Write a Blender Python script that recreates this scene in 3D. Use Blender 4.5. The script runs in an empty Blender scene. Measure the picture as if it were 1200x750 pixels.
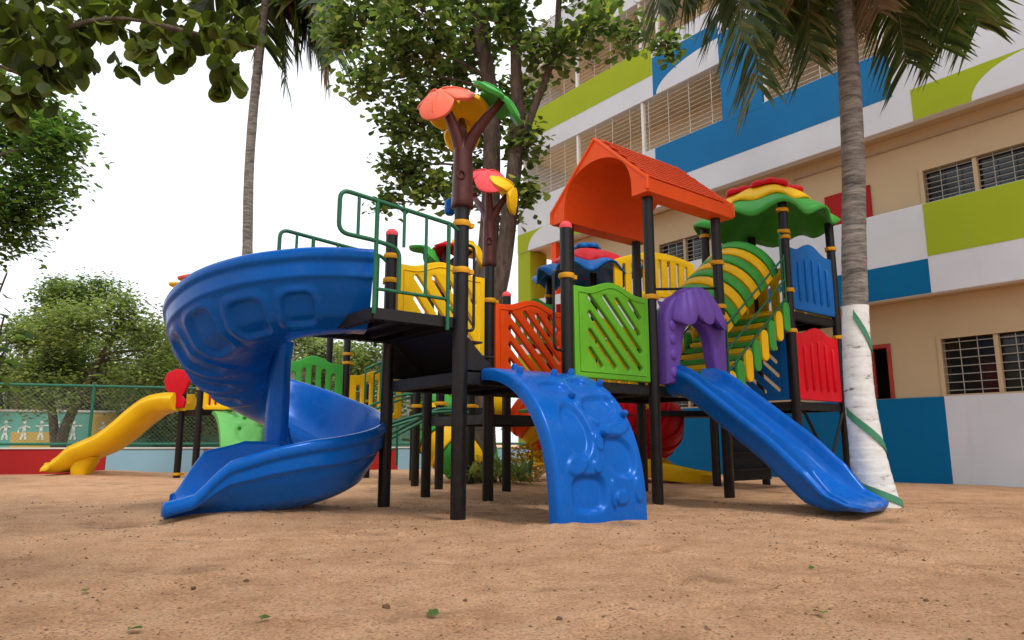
import bpy, bmesh, math, random
import numpy as np
from mathutils import Vector, Matrix, noise
R = math.radians
random.seed(11)
rng = np.random.default_rng(5)
S = bpy.context.scene
C = S.collection

# ------------------------------------------------------------------ camera, sky, sun, exposure
cam_d = bpy.data.cameras.new("camera")
cam = bpy.data.objects.new("camera", cam_d); C.objects.link(cam)
cam_d.sensor_width = 36.0
cam_d.lens = 36.0 * 815 / 1200
cam_d.clip_start = 0.02; cam_d.clip_end = 3000
cam.location = (0, 0, 0.6)
cam.rotation_euler = (R(90) + math.atan(143 / 815), 0, 0)
S.camera = cam

SUN_EL, SUN_AZ = R(56), R(142)          # azimuth clockwise from +Y: behind the camera, to the right
w = bpy.data.worlds.new("World"); S.world = w; w.use_nodes = True
nt = w.node_tree; nt.nodes.clear()
out = nt.nodes.new("ShaderNodeOutputWorld"); bg = nt.nodes.new("ShaderNodeBackground")
sky = nt.nodes.new("ShaderNodeTexSky"); sky.sky_type = 'NISHITA'; sky.sun_disc = False
sky.sun_elevation = SUN_EL; sky.sun_rotation = SUN_AZ; sky.dust_density = 4.0; sky.air_density = 1.0
mixn = nt.nodes.new("ShaderNodeMixRGB"); mixn.inputs[0].default_value = 0.88
cn = nt.nodes.new("ShaderNodeTexNoise"); cn.inputs['Scale'].default_value = 1.6; cn.inputs['Detail'].default_value = 5
cr = nt.nodes.new("ShaderNodeValToRGB")
cr.color_ramp.elements[0].position = 0.3; cr.color_ramp.elements[0].color = (9.7, 10.2, 10.9, 1)
cr.color_ramp.elements[1].position = 0.75; cr.color_ramp.elements[1].color = (10.9, 11.2, 11.6, 1)
nt.links.new(cn.outputs[0], cr.inputs[0])
nt.links.new(sky.outputs[0], mixn.inputs[1]); nt.links.new(cr.outputs[0], mixn.inputs[2])
nt.links.new(mixn.outputs[0], bg.inputs[0]); bg.inputs[1].default_value = 0.09
nt.links.new(bg.outputs[0], out.inputs[0])

sd = bpy.data.lights.new("sun", 'SUN'); sd.energy = 1.5; sd.angle = R(14); sd.color = (1.0, 0.97, 0.93)
so = bpy.data.objects.new("sun", sd); C.objects.link(so)
dv = Vector((math.sin(SUN_AZ) * math.cos(SUN_EL), math.cos(SUN_AZ) * math.cos(SUN_EL), math.sin(SUN_EL)))
so.rotation_euler = dv.to_track_quat('Z', 'Y').to_euler()
so.location = (4, -6, 14)
S.view_settings.view_transform = 'Standard'; S.view_settings.look = 'None'
S.view_settings.gamma = 1.0; S.view_settings.exposure = 0.58
S.view_settings.use_curve_mapping = False
S.cycles.max_bounces = 6

# ------------------------------------------------------------------ materials
MATS = {}
def newmat(name):
    m = bpy.data.materials.new(name); m.use_nodes = True
    n = m.node_tree; b = n.nodes['Principled BSDF']
    return m, n, b
def ramp(n, pts):
    r = n.nodes.new("ShaderNodeValToRGB"); e = r.color_ramp.elements
    while len(e) > 1: e.remove(e[0])
    e[0].position, e[0].color = pts[0][0], (*pts[0][1], 1)
    for p, c in pts[1:]:
        x = e.new(p); x.color = (*c, 1)
    return r
def tex(n, kind, scale, detail=4, vec=None, coord='Object', rough=0.55):
    tc = n.nodes.new("ShaderNodeTexCoord")
    t = n.nodes.new("ShaderNodeTex" + kind)
    t.inputs['Scale'].default_value = scale
    if kind == 'Noise': t.inputs['Detail'].default_value = detail; t.inputs['Roughness'].default_value = rough
    if vec:
        mp = n.nodes.new("ShaderNodeMapping"); mp.inputs['Scale'].default_value = vec
        n.links.new(tc.outputs[coord], mp.inputs[0]); n.links.new(mp.outputs[0], t.inputs[0])
    else: n.links.new(tc.outputs[coord], t.inputs[0])
    return t
def bump(n, b, src, strength, dist=0.01, prev=None):
    bp = n.nodes.new("ShaderNodeBump"); bp.inputs['Strength'].default_value = strength; bp.inputs['Distance'].default_value = dist
    n.links.new(src, bp.inputs['Height'])
    if prev: n.links.new(prev.outputs[0], bp.inputs['Normal'])
    n.links.new(bp.outputs[0], b.inputs['Normal']); return bp
def mix(n, fac, c1, c2, mode='MIX'):
    m = n.nodes.new("ShaderNodeMixRGB"); m.blend_type = mode
    for s, v in ((0, fac), (1, c1), (2, c2)):
        if hasattr(v, 'is_output'): n.links.new(v, m.inputs[s])
        elif s == 0: m.inputs[0].default_value = v
        else: m.inputs[s].default_value = (*v, 1)
    return m.outputs[0]
def sc(c, k): return tuple(min(1, x * k) for x in c)

def plastic(name, col, rough=0.42, wear=0.25):
    m, n, b = newmat(name)
    t = tex(n, 'Noise', 2.2, 6)
    r = ramp(n, [(0.3, sc(col, 0.86)), (0.6, col), (0.8, tuple(x * .95 + .008 for x in col))])
    n.links.new(t.outputs[0], r.inputs[0])
    # thin film of sand dust and scuffs
    d = tex(n, 'Noise', 9, 8, rough=0.7)
    dr = ramp(n, [(0.56, (0, 0, 0)), (0.78, (wear, wear, wear))]); n.links.new(d.outputs[0], dr.inputs[0])
    c2 = mix(n, dr.outputs[0], r.outputs[0], (0.30, 0.22, 0.15))
    n.links.new(c2, b.inputs['Base Color'])
    rr = ramp(n, [(0.3, (rough - .08,) * 3), (0.75, (rough + .18,) * 3)]); n.links.new(d.outputs[0], rr.inputs[0])
    n.links.new(rr.outputs[0], b.inputs['Roughness']); b.inputs['Specular IOR Level'].default_value = .45; mx = max(col); b.inputs['Specular Tint'].default_value = (*[.25 + .75 * x / mx for x in col], 1)
    f = tex(n, 'Noise', 160, 2)
    b1 = bump(n, b, f.outputs[0], 0.05, 0.002)
    g = tex(n, 'Noise', 5, 2); bump(n, b, g.outputs[0], 0.08, 0.02, b1)
    MATS[name] = m; return m
def paint(name, col, rough=0.75, stain=(0.30, 0.25, 0.2), amt=0.25, sc1=0.7):
    m, n, b = newmat(name)
    t = tex(n, 'Noise', sc1, 7)
    r = ramp(n, [(0.3, sc(col, 0.88)), (0.65, col)]); n.links.new(t.outputs[0], r.inputs[0])
    s = tex(n, 'Noise', 1.0, 8, vec=(2.2, 2.2, .35), rough=0.7)
    sr = ramp(n, [(0.58, (0, 0, 0)), (0.8, (amt,) * 3)]); n.links.new(s.outputs[0], sr.inputs[0])
    n.links.new(mix(n, sr.outputs[0], r.outputs[0], stain), b.inputs['Base Color'])
    b.inputs['Roughness'].default_value = rough; b.inputs['Specular IOR Level'].default_value = .12
    f = tex(n, 'Noise', 40, 6); bump(n, b, f.outputs[0], 0.25, 0.006)
    MATS[name] = m; return m
def metal(name, col, rough=0.4, rust=0.0):
    m, n, b = newmat(name)
    t = tex(n, 'Noise', 14, 8, rough=0.7)
    r = ramp(n, [(0.45, col), (0.72, tuple(x * 1.4 + .003 for x in col)), (0.88, (.06 + rust, .05, .04))])
    n.links.new(t.outputs[0], r.inputs[0]); n.links.new(r.outputs[0], b.inputs['Base Color'])
    rr = ramp(n, [(0.3, (rough - .06,) * 3), (0.8, (rough + .25,) * 3)]); n.links.new(t.outputs[0], rr.inputs[0])
    n.links.new(rr.outputs[0], b.inputs['Roughness']); b.inputs['Specular IOR Level'].default_value = .35
    bump(n, b, t.outputs[0], 0.05, 0.003)
    MATS[name] = m; return m
def leafmat(name, pal, trans=0.35, rough=0.45, scale=3.0):
    m, n, b = newmat(name)
    oi = n.nodes.new("ShaderNodeNewGeometry")
    r = ramp(n, pal); n.links.new(oi.outputs['Random Per Island'], r.inputs[0])
    t = tex(n, 'Noise', scale, 3)
    tr = ramp(n, [(0.3, (0.7, 0.7, 0.7)), (0.7, (1.2, 1.2, 1.1))]); n.links.new(t.outputs[0], tr.inputs[0])
    col = mix(n, 1.0, r.outputs[0], tr.outputs[0], 'MULTIPLY')
    n.links.new(col, b.inputs['Base Color']); b.inputs['Roughness'].default_value = rough
    b.inputs['Specular IOR Level'].default_value = 0.22
    tl = n.nodes.new("ShaderNodeBsdfTranslucent")
    n.links.new(mix(n, 1.0, col, (1.35, 1.5, 0.62), 'MULTIPLY'), tl.inputs[0])
    ms = n.nodes.new("ShaderNodeMixShader"); ms.inputs[0].default_value = trans
    n.links.new(b.outputs[0], ms.inputs[1]); n.links.new(tl.outputs[0], ms.inputs[2])
    n.links.new(ms.outputs[0], n.nodes['Material Output'].inputs[0])
    MATS[name] = m; return m
def bark(name, c1, c2, vec=(1, 1, .25), scale=14, bstr=0.8):
    m, n, b = newmat(name)
    t = tex(n, 'Noise', scale, 8, vec=vec, rough=0.7)
    r = ramp(n, [(0.35, c1), (0.62, c2), (0.8, sc(c2, 1.3))]); n.links.new(t.outputs[0], r.inputs[0])
    n.links.new(r.outputs[0], b.inputs['Base Color']); b.inputs['Roughness'].default_value = 0.9
    bump(n, b, t.outputs[0], bstr, 0.03)
    MATS[name] = m; return m

BLUE = plastic('slide_blue', (0.003, 0.094, 0.40), 0.20, .07)
BLUED = BLUE
PBLUE = plastic('panel_blue', (0.006, 0.115, 0.40), 0.42, .12)
RED = plastic('plastic_red', (0.58, 0.006, 0.016), 0.42, .12)
CORAL = plastic('plastic_coral', (0.86, 0.17, 0.10), 0.5, .3)
PINK = plastic('plastic_pink', (0.78, 0.085, 0.10), 0.5, .2)
ORANGE = plastic('plastic_orange', (0.82, 0.072, 0.006), 0.45, .12)
RORANGE = plastic('roof_orange', (0.86, 0.10, 0.014), 0.46, .12)
GREEN = plastic('plastic_green', (0.11, 0.36, 0.022), 0.45, .15)
GREEN2 = plastic('plastic_leaf_green', (0.05, 0.32, 0.05), 0.45, .15)
LGREEN = plastic('plastic_pale_green', (0.14, 0.45, 0.12), 0.5, .2)
YELLOW = plastic('plastic_yellow', (0.84, 0.50, 0.008), 0.45, .15)
CLAMP = plastic('clamp_yellow', (0.62, 0.30, 0.015), 0.5, .45)
PURPLE = plastic('plastic_purple', (0.115, 0.055, 0.29), 0.42, .12)
BROWN = plastic('plastic_brown', (0.058, 0.020, 0.018), 0.36, .12)
BLACK = metal('post_black', (0.005, 0.005, 0.006), 0.36)
DECKM = metal('deck_black', (0.006, 0.006, 0.0065), 0.5)
RAIL = metal('rail_green', (0.008, 0.10, 0.045), 0.38)
FRAIL = metal('fence_green', (0.012, 0.11, 0.065), 0.5)
WIRE = metal('fence_wire', (0.10, 0.17, 0.12), 0.5)
GRILLE = paint('grille_white', (0.78, 0.77, 0.73), .5, amt=.1)
DGRILLE = metal('grille_grey', (0.33, 0.31, 0.27), 0.5)
REDF = metal('door_frame_red', (0.30, 0.035, 0.02), 0.5)
WHITE = paint('wall_white', (0.655, 0.685, 0.735), amt=.26)
TAN = paint('wall_tan', (0.54, 0.41, 0.255), amt=.2)
BBLUE = paint('wall_blue', (0.016, 0.17, 0.40), amt=.08)
BBLUE2 = paint('dado_blue', (0.002, 0.135, 0.32), amt=.06)
LIME = paint('wall_lime', (0.34, 0.43, 0.022), amt=.2)
WRED = paint('low_wall_red', (0.36, 0.02, 0.02), amt=.12)
WBLUE = paint('low_wall_pale_blue', (0.25, 0.42, 0.52), amt=.3)
WORG = paint('low_wall_orange', (0.45, 0.08, 0.04), amt=.2)
TEAL = paint('mural_teal', (0.14, 0.38, 0.32), amt=.15)
MUST = paint('mural_mustard', (0.50, 0.36, 0.10), amt=.15)
PICTO = paint('mural_white', (0.66, 0.70, 0.62), amt=.1)
TAN_LIT = paint('corridor_tan_lit', (0.74, 0.63, 0.46), amt=.1)  # wall tan in a brighter copy; the corridor's light is put into the colour
PIPE = paint('pipe_tan', (0.42, 0.33, 0.24), amt=.1)
GREY = paint('roof_grey', (0.3, 0.3, 0.29))
PALE = paint('pale_house', (0.62, 0.6, 0.55), amt=.3)

def sandmat():
    m, n, b = newmat('sand')
    big = tex(n, 'Noise', .55, 5, coord='Object'); mid = tex(n, 'Noise', 3.2, 8, rough=.65)
    fine = tex(n, 'Noise', 70, 5, rough=.7)
    r = ramp(n, [(0.3, (0.57, 0.315, 0.170)), (0.5, (0.74, 0.43, 0.245)), (0.72, (0.82, 0.51, 0.31))])
    n.links.new(mid.outputs[0], r.inputs[0])
    rb = ramp(n, [(0.3, (.86, .84, .82)), (0.7, (1.08, 1.08, 1.08))]); n.links.new(big.outputs[0], rb.inputs[0])
    c = mix(n, 1.0, r.outputs[0], rb.outputs[0], 'MULTIPLY')
    rf = ramp(n, [(0.32, (.30, .25, .21)), (0.44, (.88, .87, .86)), (0.55, (1.02, 1.02, 1.02)), (0.72, (1.3, 1.3, 1.3))]); n.links.new(fine.outputs[0], rf.inputs[0])
    c = mix(n, 1.0, c, rf.outputs[0], 'MULTIPLY')
    v = tex(n, 'Voronoi', 22); v.feature = 'F1'
    wn = tex(n, 'Noise', 1.1, 3)
    sp = ramp(n, [(0.10, (1, 1, 1)), (0.20, (0, 0, 0))]); n.links.new(v.outputs['Distance'], sp.inputs[0])
    wr = ramp(n, [(0.45, (0, 0, 0)), (0.62, (.85, .85, .85))]); n.links.new(wn.outputs[0], wr.inputs[0])
    k = mix(n, 1.0, sp.outputs[0], wr.outputs[0], 'MULTIPLY')
    c = mix(n, k, c, (0.13, 0.06, 0.035))
    v3 = tex(n, 'Voronoi', 75); s3 = ramp(n, [(0.16, (1, 1, 1)), (0.30, (0, 0, 0))]); n.links.new(v3.outputs['Distance'], s3.inputs[0])
    w3 = tex(n, 'Noise', 2.7, 4); r3 = ramp(n, [(0.42, (0, 0, 0)), (0.66, (.8, .8, .8))]); n.links.new(w3.outputs[0], r3.inputs[0])
    c = mix(n, mix(n, 1.0, s3.outputs[0], r3.outputs[0], 'MULTIPLY'), c, (0.20, 0.095, 0.045))
    dm = tex(n, 'Noise', 2.1, 9, vec=(.6, 1.2, 1), rough=.72)
    dr = ramp(n, [(0.56, (0, 0, 0)), (0.68, (.55, .55, .55))]); n.links.new(dm.outputs[0], dr.inputs[0])
    c = mix(n, dr.outputs[0], c, (0.27, 0.14, 0.075))
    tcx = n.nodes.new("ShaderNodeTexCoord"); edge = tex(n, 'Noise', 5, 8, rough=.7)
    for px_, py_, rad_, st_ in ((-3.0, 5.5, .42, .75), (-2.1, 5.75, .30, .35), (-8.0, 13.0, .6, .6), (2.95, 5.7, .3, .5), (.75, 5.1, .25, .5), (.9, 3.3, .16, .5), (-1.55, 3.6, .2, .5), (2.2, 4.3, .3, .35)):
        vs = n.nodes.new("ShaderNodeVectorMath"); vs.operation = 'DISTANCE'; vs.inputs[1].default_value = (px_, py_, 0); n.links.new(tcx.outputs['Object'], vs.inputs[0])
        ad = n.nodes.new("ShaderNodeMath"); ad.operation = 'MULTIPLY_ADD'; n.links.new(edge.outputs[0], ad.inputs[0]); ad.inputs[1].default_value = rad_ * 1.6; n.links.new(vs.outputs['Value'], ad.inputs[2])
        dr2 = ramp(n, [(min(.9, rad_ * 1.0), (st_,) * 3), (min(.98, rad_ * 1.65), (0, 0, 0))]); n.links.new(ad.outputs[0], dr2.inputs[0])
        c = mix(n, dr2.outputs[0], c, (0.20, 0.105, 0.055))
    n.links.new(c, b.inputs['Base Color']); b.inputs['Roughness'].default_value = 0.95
    b.inputs['Specular IOR Level'].default_value = 0.15
    b1 = bump(n, b, fine.outputs[0], 0.9, 0.014)
    b2 = bump(n, b, mid.outputs[0], 0.35, 0.04, b1)
    v2 = tex(n, 'Noise', 20, 9, rough=.72); bump(n, b, v2.outputs[0], 1.0, 0.05, b2)
    MATS['sand'] = m; return m
SAND = sandmat()
def glassmat():
    m, n, b = newmat('window_glass')
    b.inputs['Base Color'].default_value = (0.012, 0.013, 0.013, 1); b.inputs['Roughness'].default_value = 0.12
    b.inputs['Specular IOR Level'].default_value = 0.5
    t = tex(n, 'Noise', 2.5, 2); bump(n, b, t.outputs[0], 0.05, 0.02)
    return m
GLASS = glassmat()
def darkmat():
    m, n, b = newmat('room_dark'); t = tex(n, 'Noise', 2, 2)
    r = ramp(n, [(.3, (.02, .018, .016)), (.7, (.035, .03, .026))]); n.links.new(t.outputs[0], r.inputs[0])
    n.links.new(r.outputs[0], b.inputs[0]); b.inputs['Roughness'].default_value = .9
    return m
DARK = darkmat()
PALMBARK = bark('palm_bark', (0.06, 0.05, 0.042), (0.27, 0.24, 0.205), vec=(.5, .5, 2.6), scale=9, bstr=1.0)
TREEBARK = bark('tree_bark', (0.045, 0.032, 0.025), (0.15, 0.11, 0.085), scale=17, bstr=1.0)
def whitewash():
    m, n, b = newmat('palm_whitewash')
    t = tex(n, 'Noise', 9, 8, vec=(.6, .6, 2.0), rough=.7)
    r = ramp(n, [(0.34, (.14, .12, .10)), (0.40, (.54, .53, .50)), (0.6, (.66, .655, .63))]); n.links.new(t.outputs[0], r.inputs[0])
    n.links.new(r.outputs[0], b.inputs[0]); b.inputs['Roughness'].default_value = .85
    bump(n, b, t.outputs[0], .35, .012); return m
WWASH = whitewash()
STRIPE = paint('palm_green_stripe', (0.06, 0.21, 0.12), amt=.4, stain=(.4, .4, .35), sc1=6)
LEAF_NEAR = leafmat('leaf_near', [(0, (.035, .05, .014)), (.4, (.065, .09, .022)), (.75, (.11, .14, .034)), (1, (.18, .205, .055))], .58, .5)
LEAF_ALM = leafmat('leaf_almond', [(0, (.045, .078, .03)), (.4, (.095, .15, .055)), (.75, (.17, .22, .085)), (1, (.30, .31, .14))], .55, .42)
LEAF_FINE = leafmat('leaf_fine', [(0, (.03, .075, .022)), (.5, (.075, .145, .04)), (1, (.15, .22, .07))], .5, .5)
LEAF_BUSH = leafmat('leaf_bushy', [(0, (.09, .13, .055)), (.5, (.18, .225, .095)), (1, (.32, .34, .17))], .55, .6)
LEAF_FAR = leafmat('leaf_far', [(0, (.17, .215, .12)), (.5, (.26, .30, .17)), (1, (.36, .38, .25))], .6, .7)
LEAF_PALM = leafmat('leaf_palm', [(0, (.035, .062, .02)), (.5, (.075, .11, .036)), (.85, (.13, .15, .05)), (1, (.2, .16, .065))], .42, .38)
LEAF_DEAD = leafmat('leaf_dead_palm', [(0, (.14, .085, .05)), (.6, (.26, .17, .11)), (1, (.36, .25, .17))], .25, .8)
LEAF_YEL = leafmat('leaf_yellow', [(0, (.45, .25, .01)), (1, (.75, .48, .02))], .3, .6)
TWIG = bark('twig_brown', (.05, .035, .025), (.13, .095, .065), scale=30)
CLOD = bark('sand_clod', (.075, .034, .015), (.17, .085, .04), vec=(1, 1, 1), scale=30, bstr=.5)

# ------------------------------------------------------------------ mesh helpers
def V(*a): return Vector(a)
class MB:
    def __init__(s): s.v = []; s.f = []
    def add(s, vs, fs):
        o = len(s.v); s.v += [tuple(x) for x in vs]; s.f += [tuple(i + o for i in f) for f in fs]; return s
    def obox(s, o, ex, ey, ez):          # oriented box: corner o and three edge vectors
        o = Vector(o); ex = Vector(ex); ey = Vector(ey); ez = Vector(ez)
        p = [o, o + ex, o + ex + ey, o + ey]; p += [q + ez for q in p]
        return s.add(p, [(3, 2, 1, 0), (4, 5, 6, 7), (0, 1, 5, 4), (1, 2, 6, 5), (2, 3, 7, 6), (3, 0, 4, 7)])
    def box(s, a, b):
        return s.obox(a, (b[0] - a[0], 0, 0), (0, b[1] - a[1], 0), (0, 0, b[2] - a[2]))
    def tube(s, pts, rad, n=10, cap=True, flat=None):
        pts = [Vector(p) for p in pts]
        m = len(pts); rs = rad if isinstance(rad, (list, tuple)) else [rad] * m
        t = (pts[1] - pts[0]).normalized()
        ref = Vector((0, 0, 1)) if abs(t.z) < .9 else Vector((1, 0, 0))
        u = t.cross(ref).normalized(); o = len(s.v)
        for i in range(m):
            a = pts[max(0, i - 1)]; b = pts[min(m - 1, i + 1)]
            t = (b - a).normalized()
            u = (u - t * u.dot(t)).normalized(); v = t.cross(u)
            for k in range(n):
                an = 2 * math.pi * k / n
                s.v.append(tuple(pts[i] + (u * math.cos(an) + v * math.sin(an)) * rs[i]))
        for i in range(m - 1):
            for k in range(n):
                a = o + i * n + k; b = o + i * n + (k + 1) % n
                s.f.append((a, b, b + n, a + n))
        if cap:
            s.f.append(tuple(o + k for k in range(n))[::-1]); s.f.append(tuple(o + (m - 1) * n + k for k in range(n)))
        return s
    def lathe(s, prof, n=20, axis=None):   # prof: (r, z) pairs round the z axis, at offset axis
        ax = Vector(axis or (0, 0, 0)); o = len(s.v)
        for r, z in prof:
            for k in range(n):
                an = 2 * math.pi * k / n; s.v.append((ax.x + r * math.cos(an), ax.y + r * math.sin(an), ax.z + z))
        for i in range(len(prof) - 1):
            for k in range(n):
                a = o + i * n + k; b = o + i * n + (k + 1) % n; s.f.append((a, b, b + n, a + n))
        s.f.append(tuple(o + k for k in range(n))[::-1]); s.f.append(tuple(o + (len(prof) - 1) * n + k for k in range(n)))
        return s
    def loft(s, rings, closed=True, cap=True):
        o = len(s.v); n = len(rings[0])
        for r in rings: s.v += [tuple(p) for p in r]
        for i in range(len(rings) - 1):
            for k in range(n if closed else n - 1):
                a = o + i * n + k; b = o + i * n + (k + 1) % n; s.f.append((a, b, b + n, a + n))
        if cap and closed:
            s.f.append(tuple(o + k for k in range(n))[::-1]); s.f.append(tuple(o + (len(rings) - 1) * n + k for k in range(n)))
        return s
    def prism(s, poly, frame, d0, d1):     # 2-D polygon in frame (o, ex, ey, en) between depths
        o, ex, ey, en = frame
        n = len(poly)
        p = [o + ex * x + ey * y + en * d0 for x, y in poly] + [o + ex * x + ey * y + en * d1 for x, y in poly]
        return s.add(p, [tuple(range(n))[::-1], tuple(range(n, 2 * n))] + [(k, (k + 1) % n, (k + 1) % n + n, k + n) for k in range(n)])
    def build(s, name, mat, parent=None, smooth=None, bevel=0, solid=0, sub=0, seg=2):
        me = bpy.data.meshes.new(name); me.from_pydata(s.v, [], s.f); me.update()
        bm = bmesh.new(); bm.from_mesh(me); bmesh.ops.recalc_face_normals(bm, faces=bm.faces); bm.to_mesh(me); bm.free()
        return link(name, me, mat, parent, smooth, bevel, solid, sub, seg)
ROOTLOC = {}
def link(name, me, mat, parent=None, smooth=None, bevel=0, solid=0, sub=0, seg=2):
    o = bpy.data.objects.new(name, me); C.objects.link(o)
    if mat is not None and not me.materials: me.materials.append(mat)
    if smooth is not None:
        me.shade_smooth()
        if smooth < 179: me.set_sharp_from_angle(angle=R(smooth))
    if solid:
        md = o.modifiers.new('s', 'SOLIDIFY'); md.thickness = solid; md.offset = 0
    if bevel:
        md = o.modifiers.new('b', 'BEVEL'); md.width = bevel; md.segments = seg; md.limit_method = 'ANGLE'; md.angle_limit = R(35)
        if smooth is None:
            me.shade_smooth(); md.harden_normals = True
    if sub:
        md = o.modifiers.new('u', 'SUBSURF'); md.levels = sub; md.render_levels = sub
    if parent is not None: attach(o, parent)
    return o
def attach(o, parent):                     # child vertices stay in world coordinates
    o.parent = parent
    o.matrix_parent_inverse = Matrix.Translation(-Vector(ROOTLOC.get(parent.name, (0, 0, 0))))
def thing(name, label, cat, loc=(0, 0, 0), group=None):
    o = bpy.data.objects.new(name, None); C.objects.link(o); o.location = loc; o.empty_display_size = .2
    ROOTLOC[o.name] = tuple(loc); return tag(o, label, cat, group)
def tag(o, label, cat, group=None):
    o['label'] = label; o['category'] = cat
    if group: o['group'] = group
    return o
def fillpanel(name, outer, holes, frame, thick, mat, parent, bev=.012, label=None):
    """flat rounded panel with cut-outs: 2-D filled curve, extruded and bevelled"""
    cu = bpy.data.curves.new('tmp', 'CURVE'); cu.dimensions = '2D'; cu.fill_mode = 'BOTH'
    for poly in [outer] + holes:
        sp = cu.splines.new('POLY'); sp.points.add(len(poly) - 1); sp.use_cyclic_u = True
        for p, (x, y) in zip(sp.points, poly): p.co = (x, y, 0, 1)
    cu.extrude = thick / 2 - bev; cu.bevel_depth = bev; cu.bevel_resolution = 2; cu.offset = -bev
    t = bpy.data.objects.new('tmp', cu); C.objects.link(t)
    dg = bpy.context.evaluated_depsgraph_get(); dg.update()
    me = bpy.data.meshes.new_from_object(t.evaluated_get(dg)); me.name = name
    bpy.data.objects.remove(t); bpy.data.curves.remove(cu)
    o, ex, ey, en = frame
    M = Matrix(((ex.x, ey.x, en.x, o.x), (ex.y, ey.y, en.y, o.y), (ex.z, ey.z, en.z, o.z), (0, 0, 0, 1)))
    bm = bmesh.new(); bm.from_mesh(me); bmesh.ops.remove_doubles(bm, verts=bm.verts, dist=1e-5)
    bmesh.ops.transform(bm, matrix=M, verts=bm.verts); bmesh.ops.recalc_face_normals(bm, faces=bm.faces); bm.to_mesh(me); bm.free()
    me.materials.clear()
    ob = link(name, me, mat, parent, smooth=40)
    if label: ob['label'] = label
    return ob
def capsule(x0, y0, x1, y1, r, n=6):
    a = math.atan2(y1 - y0, x1 - x0); P = []
    for k in range(n + 1):
        t = a + math.pi / 2 + math.pi * k / n; P.append((x0 + r * math.cos(t), y0 + r * math.sin(t)))
    for k in range(n + 1):
        t = a - math.pi / 2 + math.pi * k / n; P.append((x1 + r * math.cos(t), y1 + r * math.sin(t)))
    return P
def rrect(x0, y0, x1, y1, r, n=5):
    P = []
    for cx, cy, a0 in ((x1 - r, y1 - r, 0), (x0 + r, y1 - r, 90), (x0 + r, y0 + r, 180), (x1 - r, y0 + r, 270)):
        for k in range(n + 1):
            a = R(a0 + 90 * k / n); P.append((cx + r * math.cos(a), cy + r * math.sin(a)))
    return P
def catmull(P, m):
    P = [Vector(p) for p in P]; Q = [P[0] * 2 - P[1]] + P + [P[-1] * 2 - P[-2]]; outp = []
    for i in range(len(P) - 1):
        a, b, c, d = Q[i:i + 4]
        for k in range(m):
            t = k / m
            outp.append(.5 * ((2 * b) + (c - a) * t + (2 * a - 5 * b + 4 * c - d) * t * t + (3 * b - a - 3 * c + d) * t ** 3))
    outp.append(P[-1]); return outp
def arcpts(P, rad=.06, n=5):               # polyline with rounded corners
    P = [Vector(p) for p in P]; o = [P[0]]
    for i in range(1, len(P) - 1):
        a = (P[i - 1] - P[i]); b = (P[i + 1] - P[i]); r = min(rad, a.length * .45, b.length * .45)
        p0 = P[i] + a.normalized() * r; p1 = P[i] + b.normalized() * r
        for k in range(n + 1):
            t = k / n; o.append(p0 * (1 - t) ** 2 + P[i] * 2 * t * (1 - t) + p1 * t * t)
    o.append(P[-1]); return o
def lerp(a, b, t): return a + (b - a) * t
def table(T, x):
    for (x0, y0), (x1, y1) in zip(T, T[1:]):
        if x <= x1:
            t = (x - x0) / (x1 - x0); t = max(0, t); return y0 + (y1 - y0) * t
    return T[-1][1]

# axes of the yard: A runs right and away, B left and away; the school front runs along B
AX = V(math.cos(R(38)), math.sin(R(38)), 0); BX = V(-AX.y, AX.x, 0); Z = V(0, 0, 1)
SA, SB = 1.175, 1.22
def G(i, j, z=0): return V(-.42, 5.58, z) + AX * (SA * i) + BX * (SB * j)

# ------------------------------------------------------------------ ground
MOUNDS = [(-2.3, 6.0, .75, .07), (-2.0, 6.35, .45, .05), (-2.95, 5.75, .28, -.05), (-7.6, 13.1, .8, .10), (.75, 5.25, .6, .035), (2.85, 5.8, .5, -.03), (3.2, 6.4, .6, .04), (-.4, 10.3, .9, .06)] + [(x_, y_, .17, .028) for x_, y_ in ((-.42, 5.58), (-1.17, 6.54), (.51, 6.30), (1.43, 7.03), (2.36, 7.75), (3.52, 8.65), (-.25, 7.26), (1.61, 8.71), (2.76, 9.62))] + [(-2.35, 5.55, .5, .03), (-3.05, 5.5, .22, -.04), (-2.75, 5.35, .3, -.03), (.3, 5.0, .3, .03)]
def ground_h(x, y):
    d = math.hypot(x, y - 6)
    amp = 1.0 if d < 14 else max(0.0, 1 - (d - 14) / 10)
    h = 0
    for cx, cy, r, a in MOUNDS:
        q = ((x - cx) ** 2 + (y - cy) ** 2) / (r * r)
        if q < 9: h += a * math.exp(-q * 1.3)
    n1 = noise.noise((x * .45, y * .45, 3)); n2 = noise.noise((x * 1.6, y * 1.6, 7)); n3 = noise.noise((x * 4.2, y * 4.2, 1)); n4 = noise.noise((x * 11, y * 11, 5))
    return h + amp * (.020 * n1 + .009 * n2 + .007 * n3 + .005 * n4 - .012 * max(0, noise.noise((x * 2.6, y * 2.6, 11)) - .25)) - .012
def axis(lo, hi, step, far, grow=1.25):
    a = list(np.arange(lo, hi, step)); s = step; x = a[-1]
    while x < far: s *= grow; x += s; a.append(x)
    s = step; x = a[0]; b = []
    while x > -far: s *= grow; x -= s; b.append(x)
    return b[::-1] + a
xs = axis(-6.0, 6.0, .030, 1200); ys = axis(.6, 8.5, .028, 1200)
gv = [(x, y, ground_h(x, y) if abs(x) < 30 and abs(y) < 40 else -.012) for y in ys for x in xs]
nx = len(xs)
rf_ = random.Random(4); FEET = []
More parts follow.
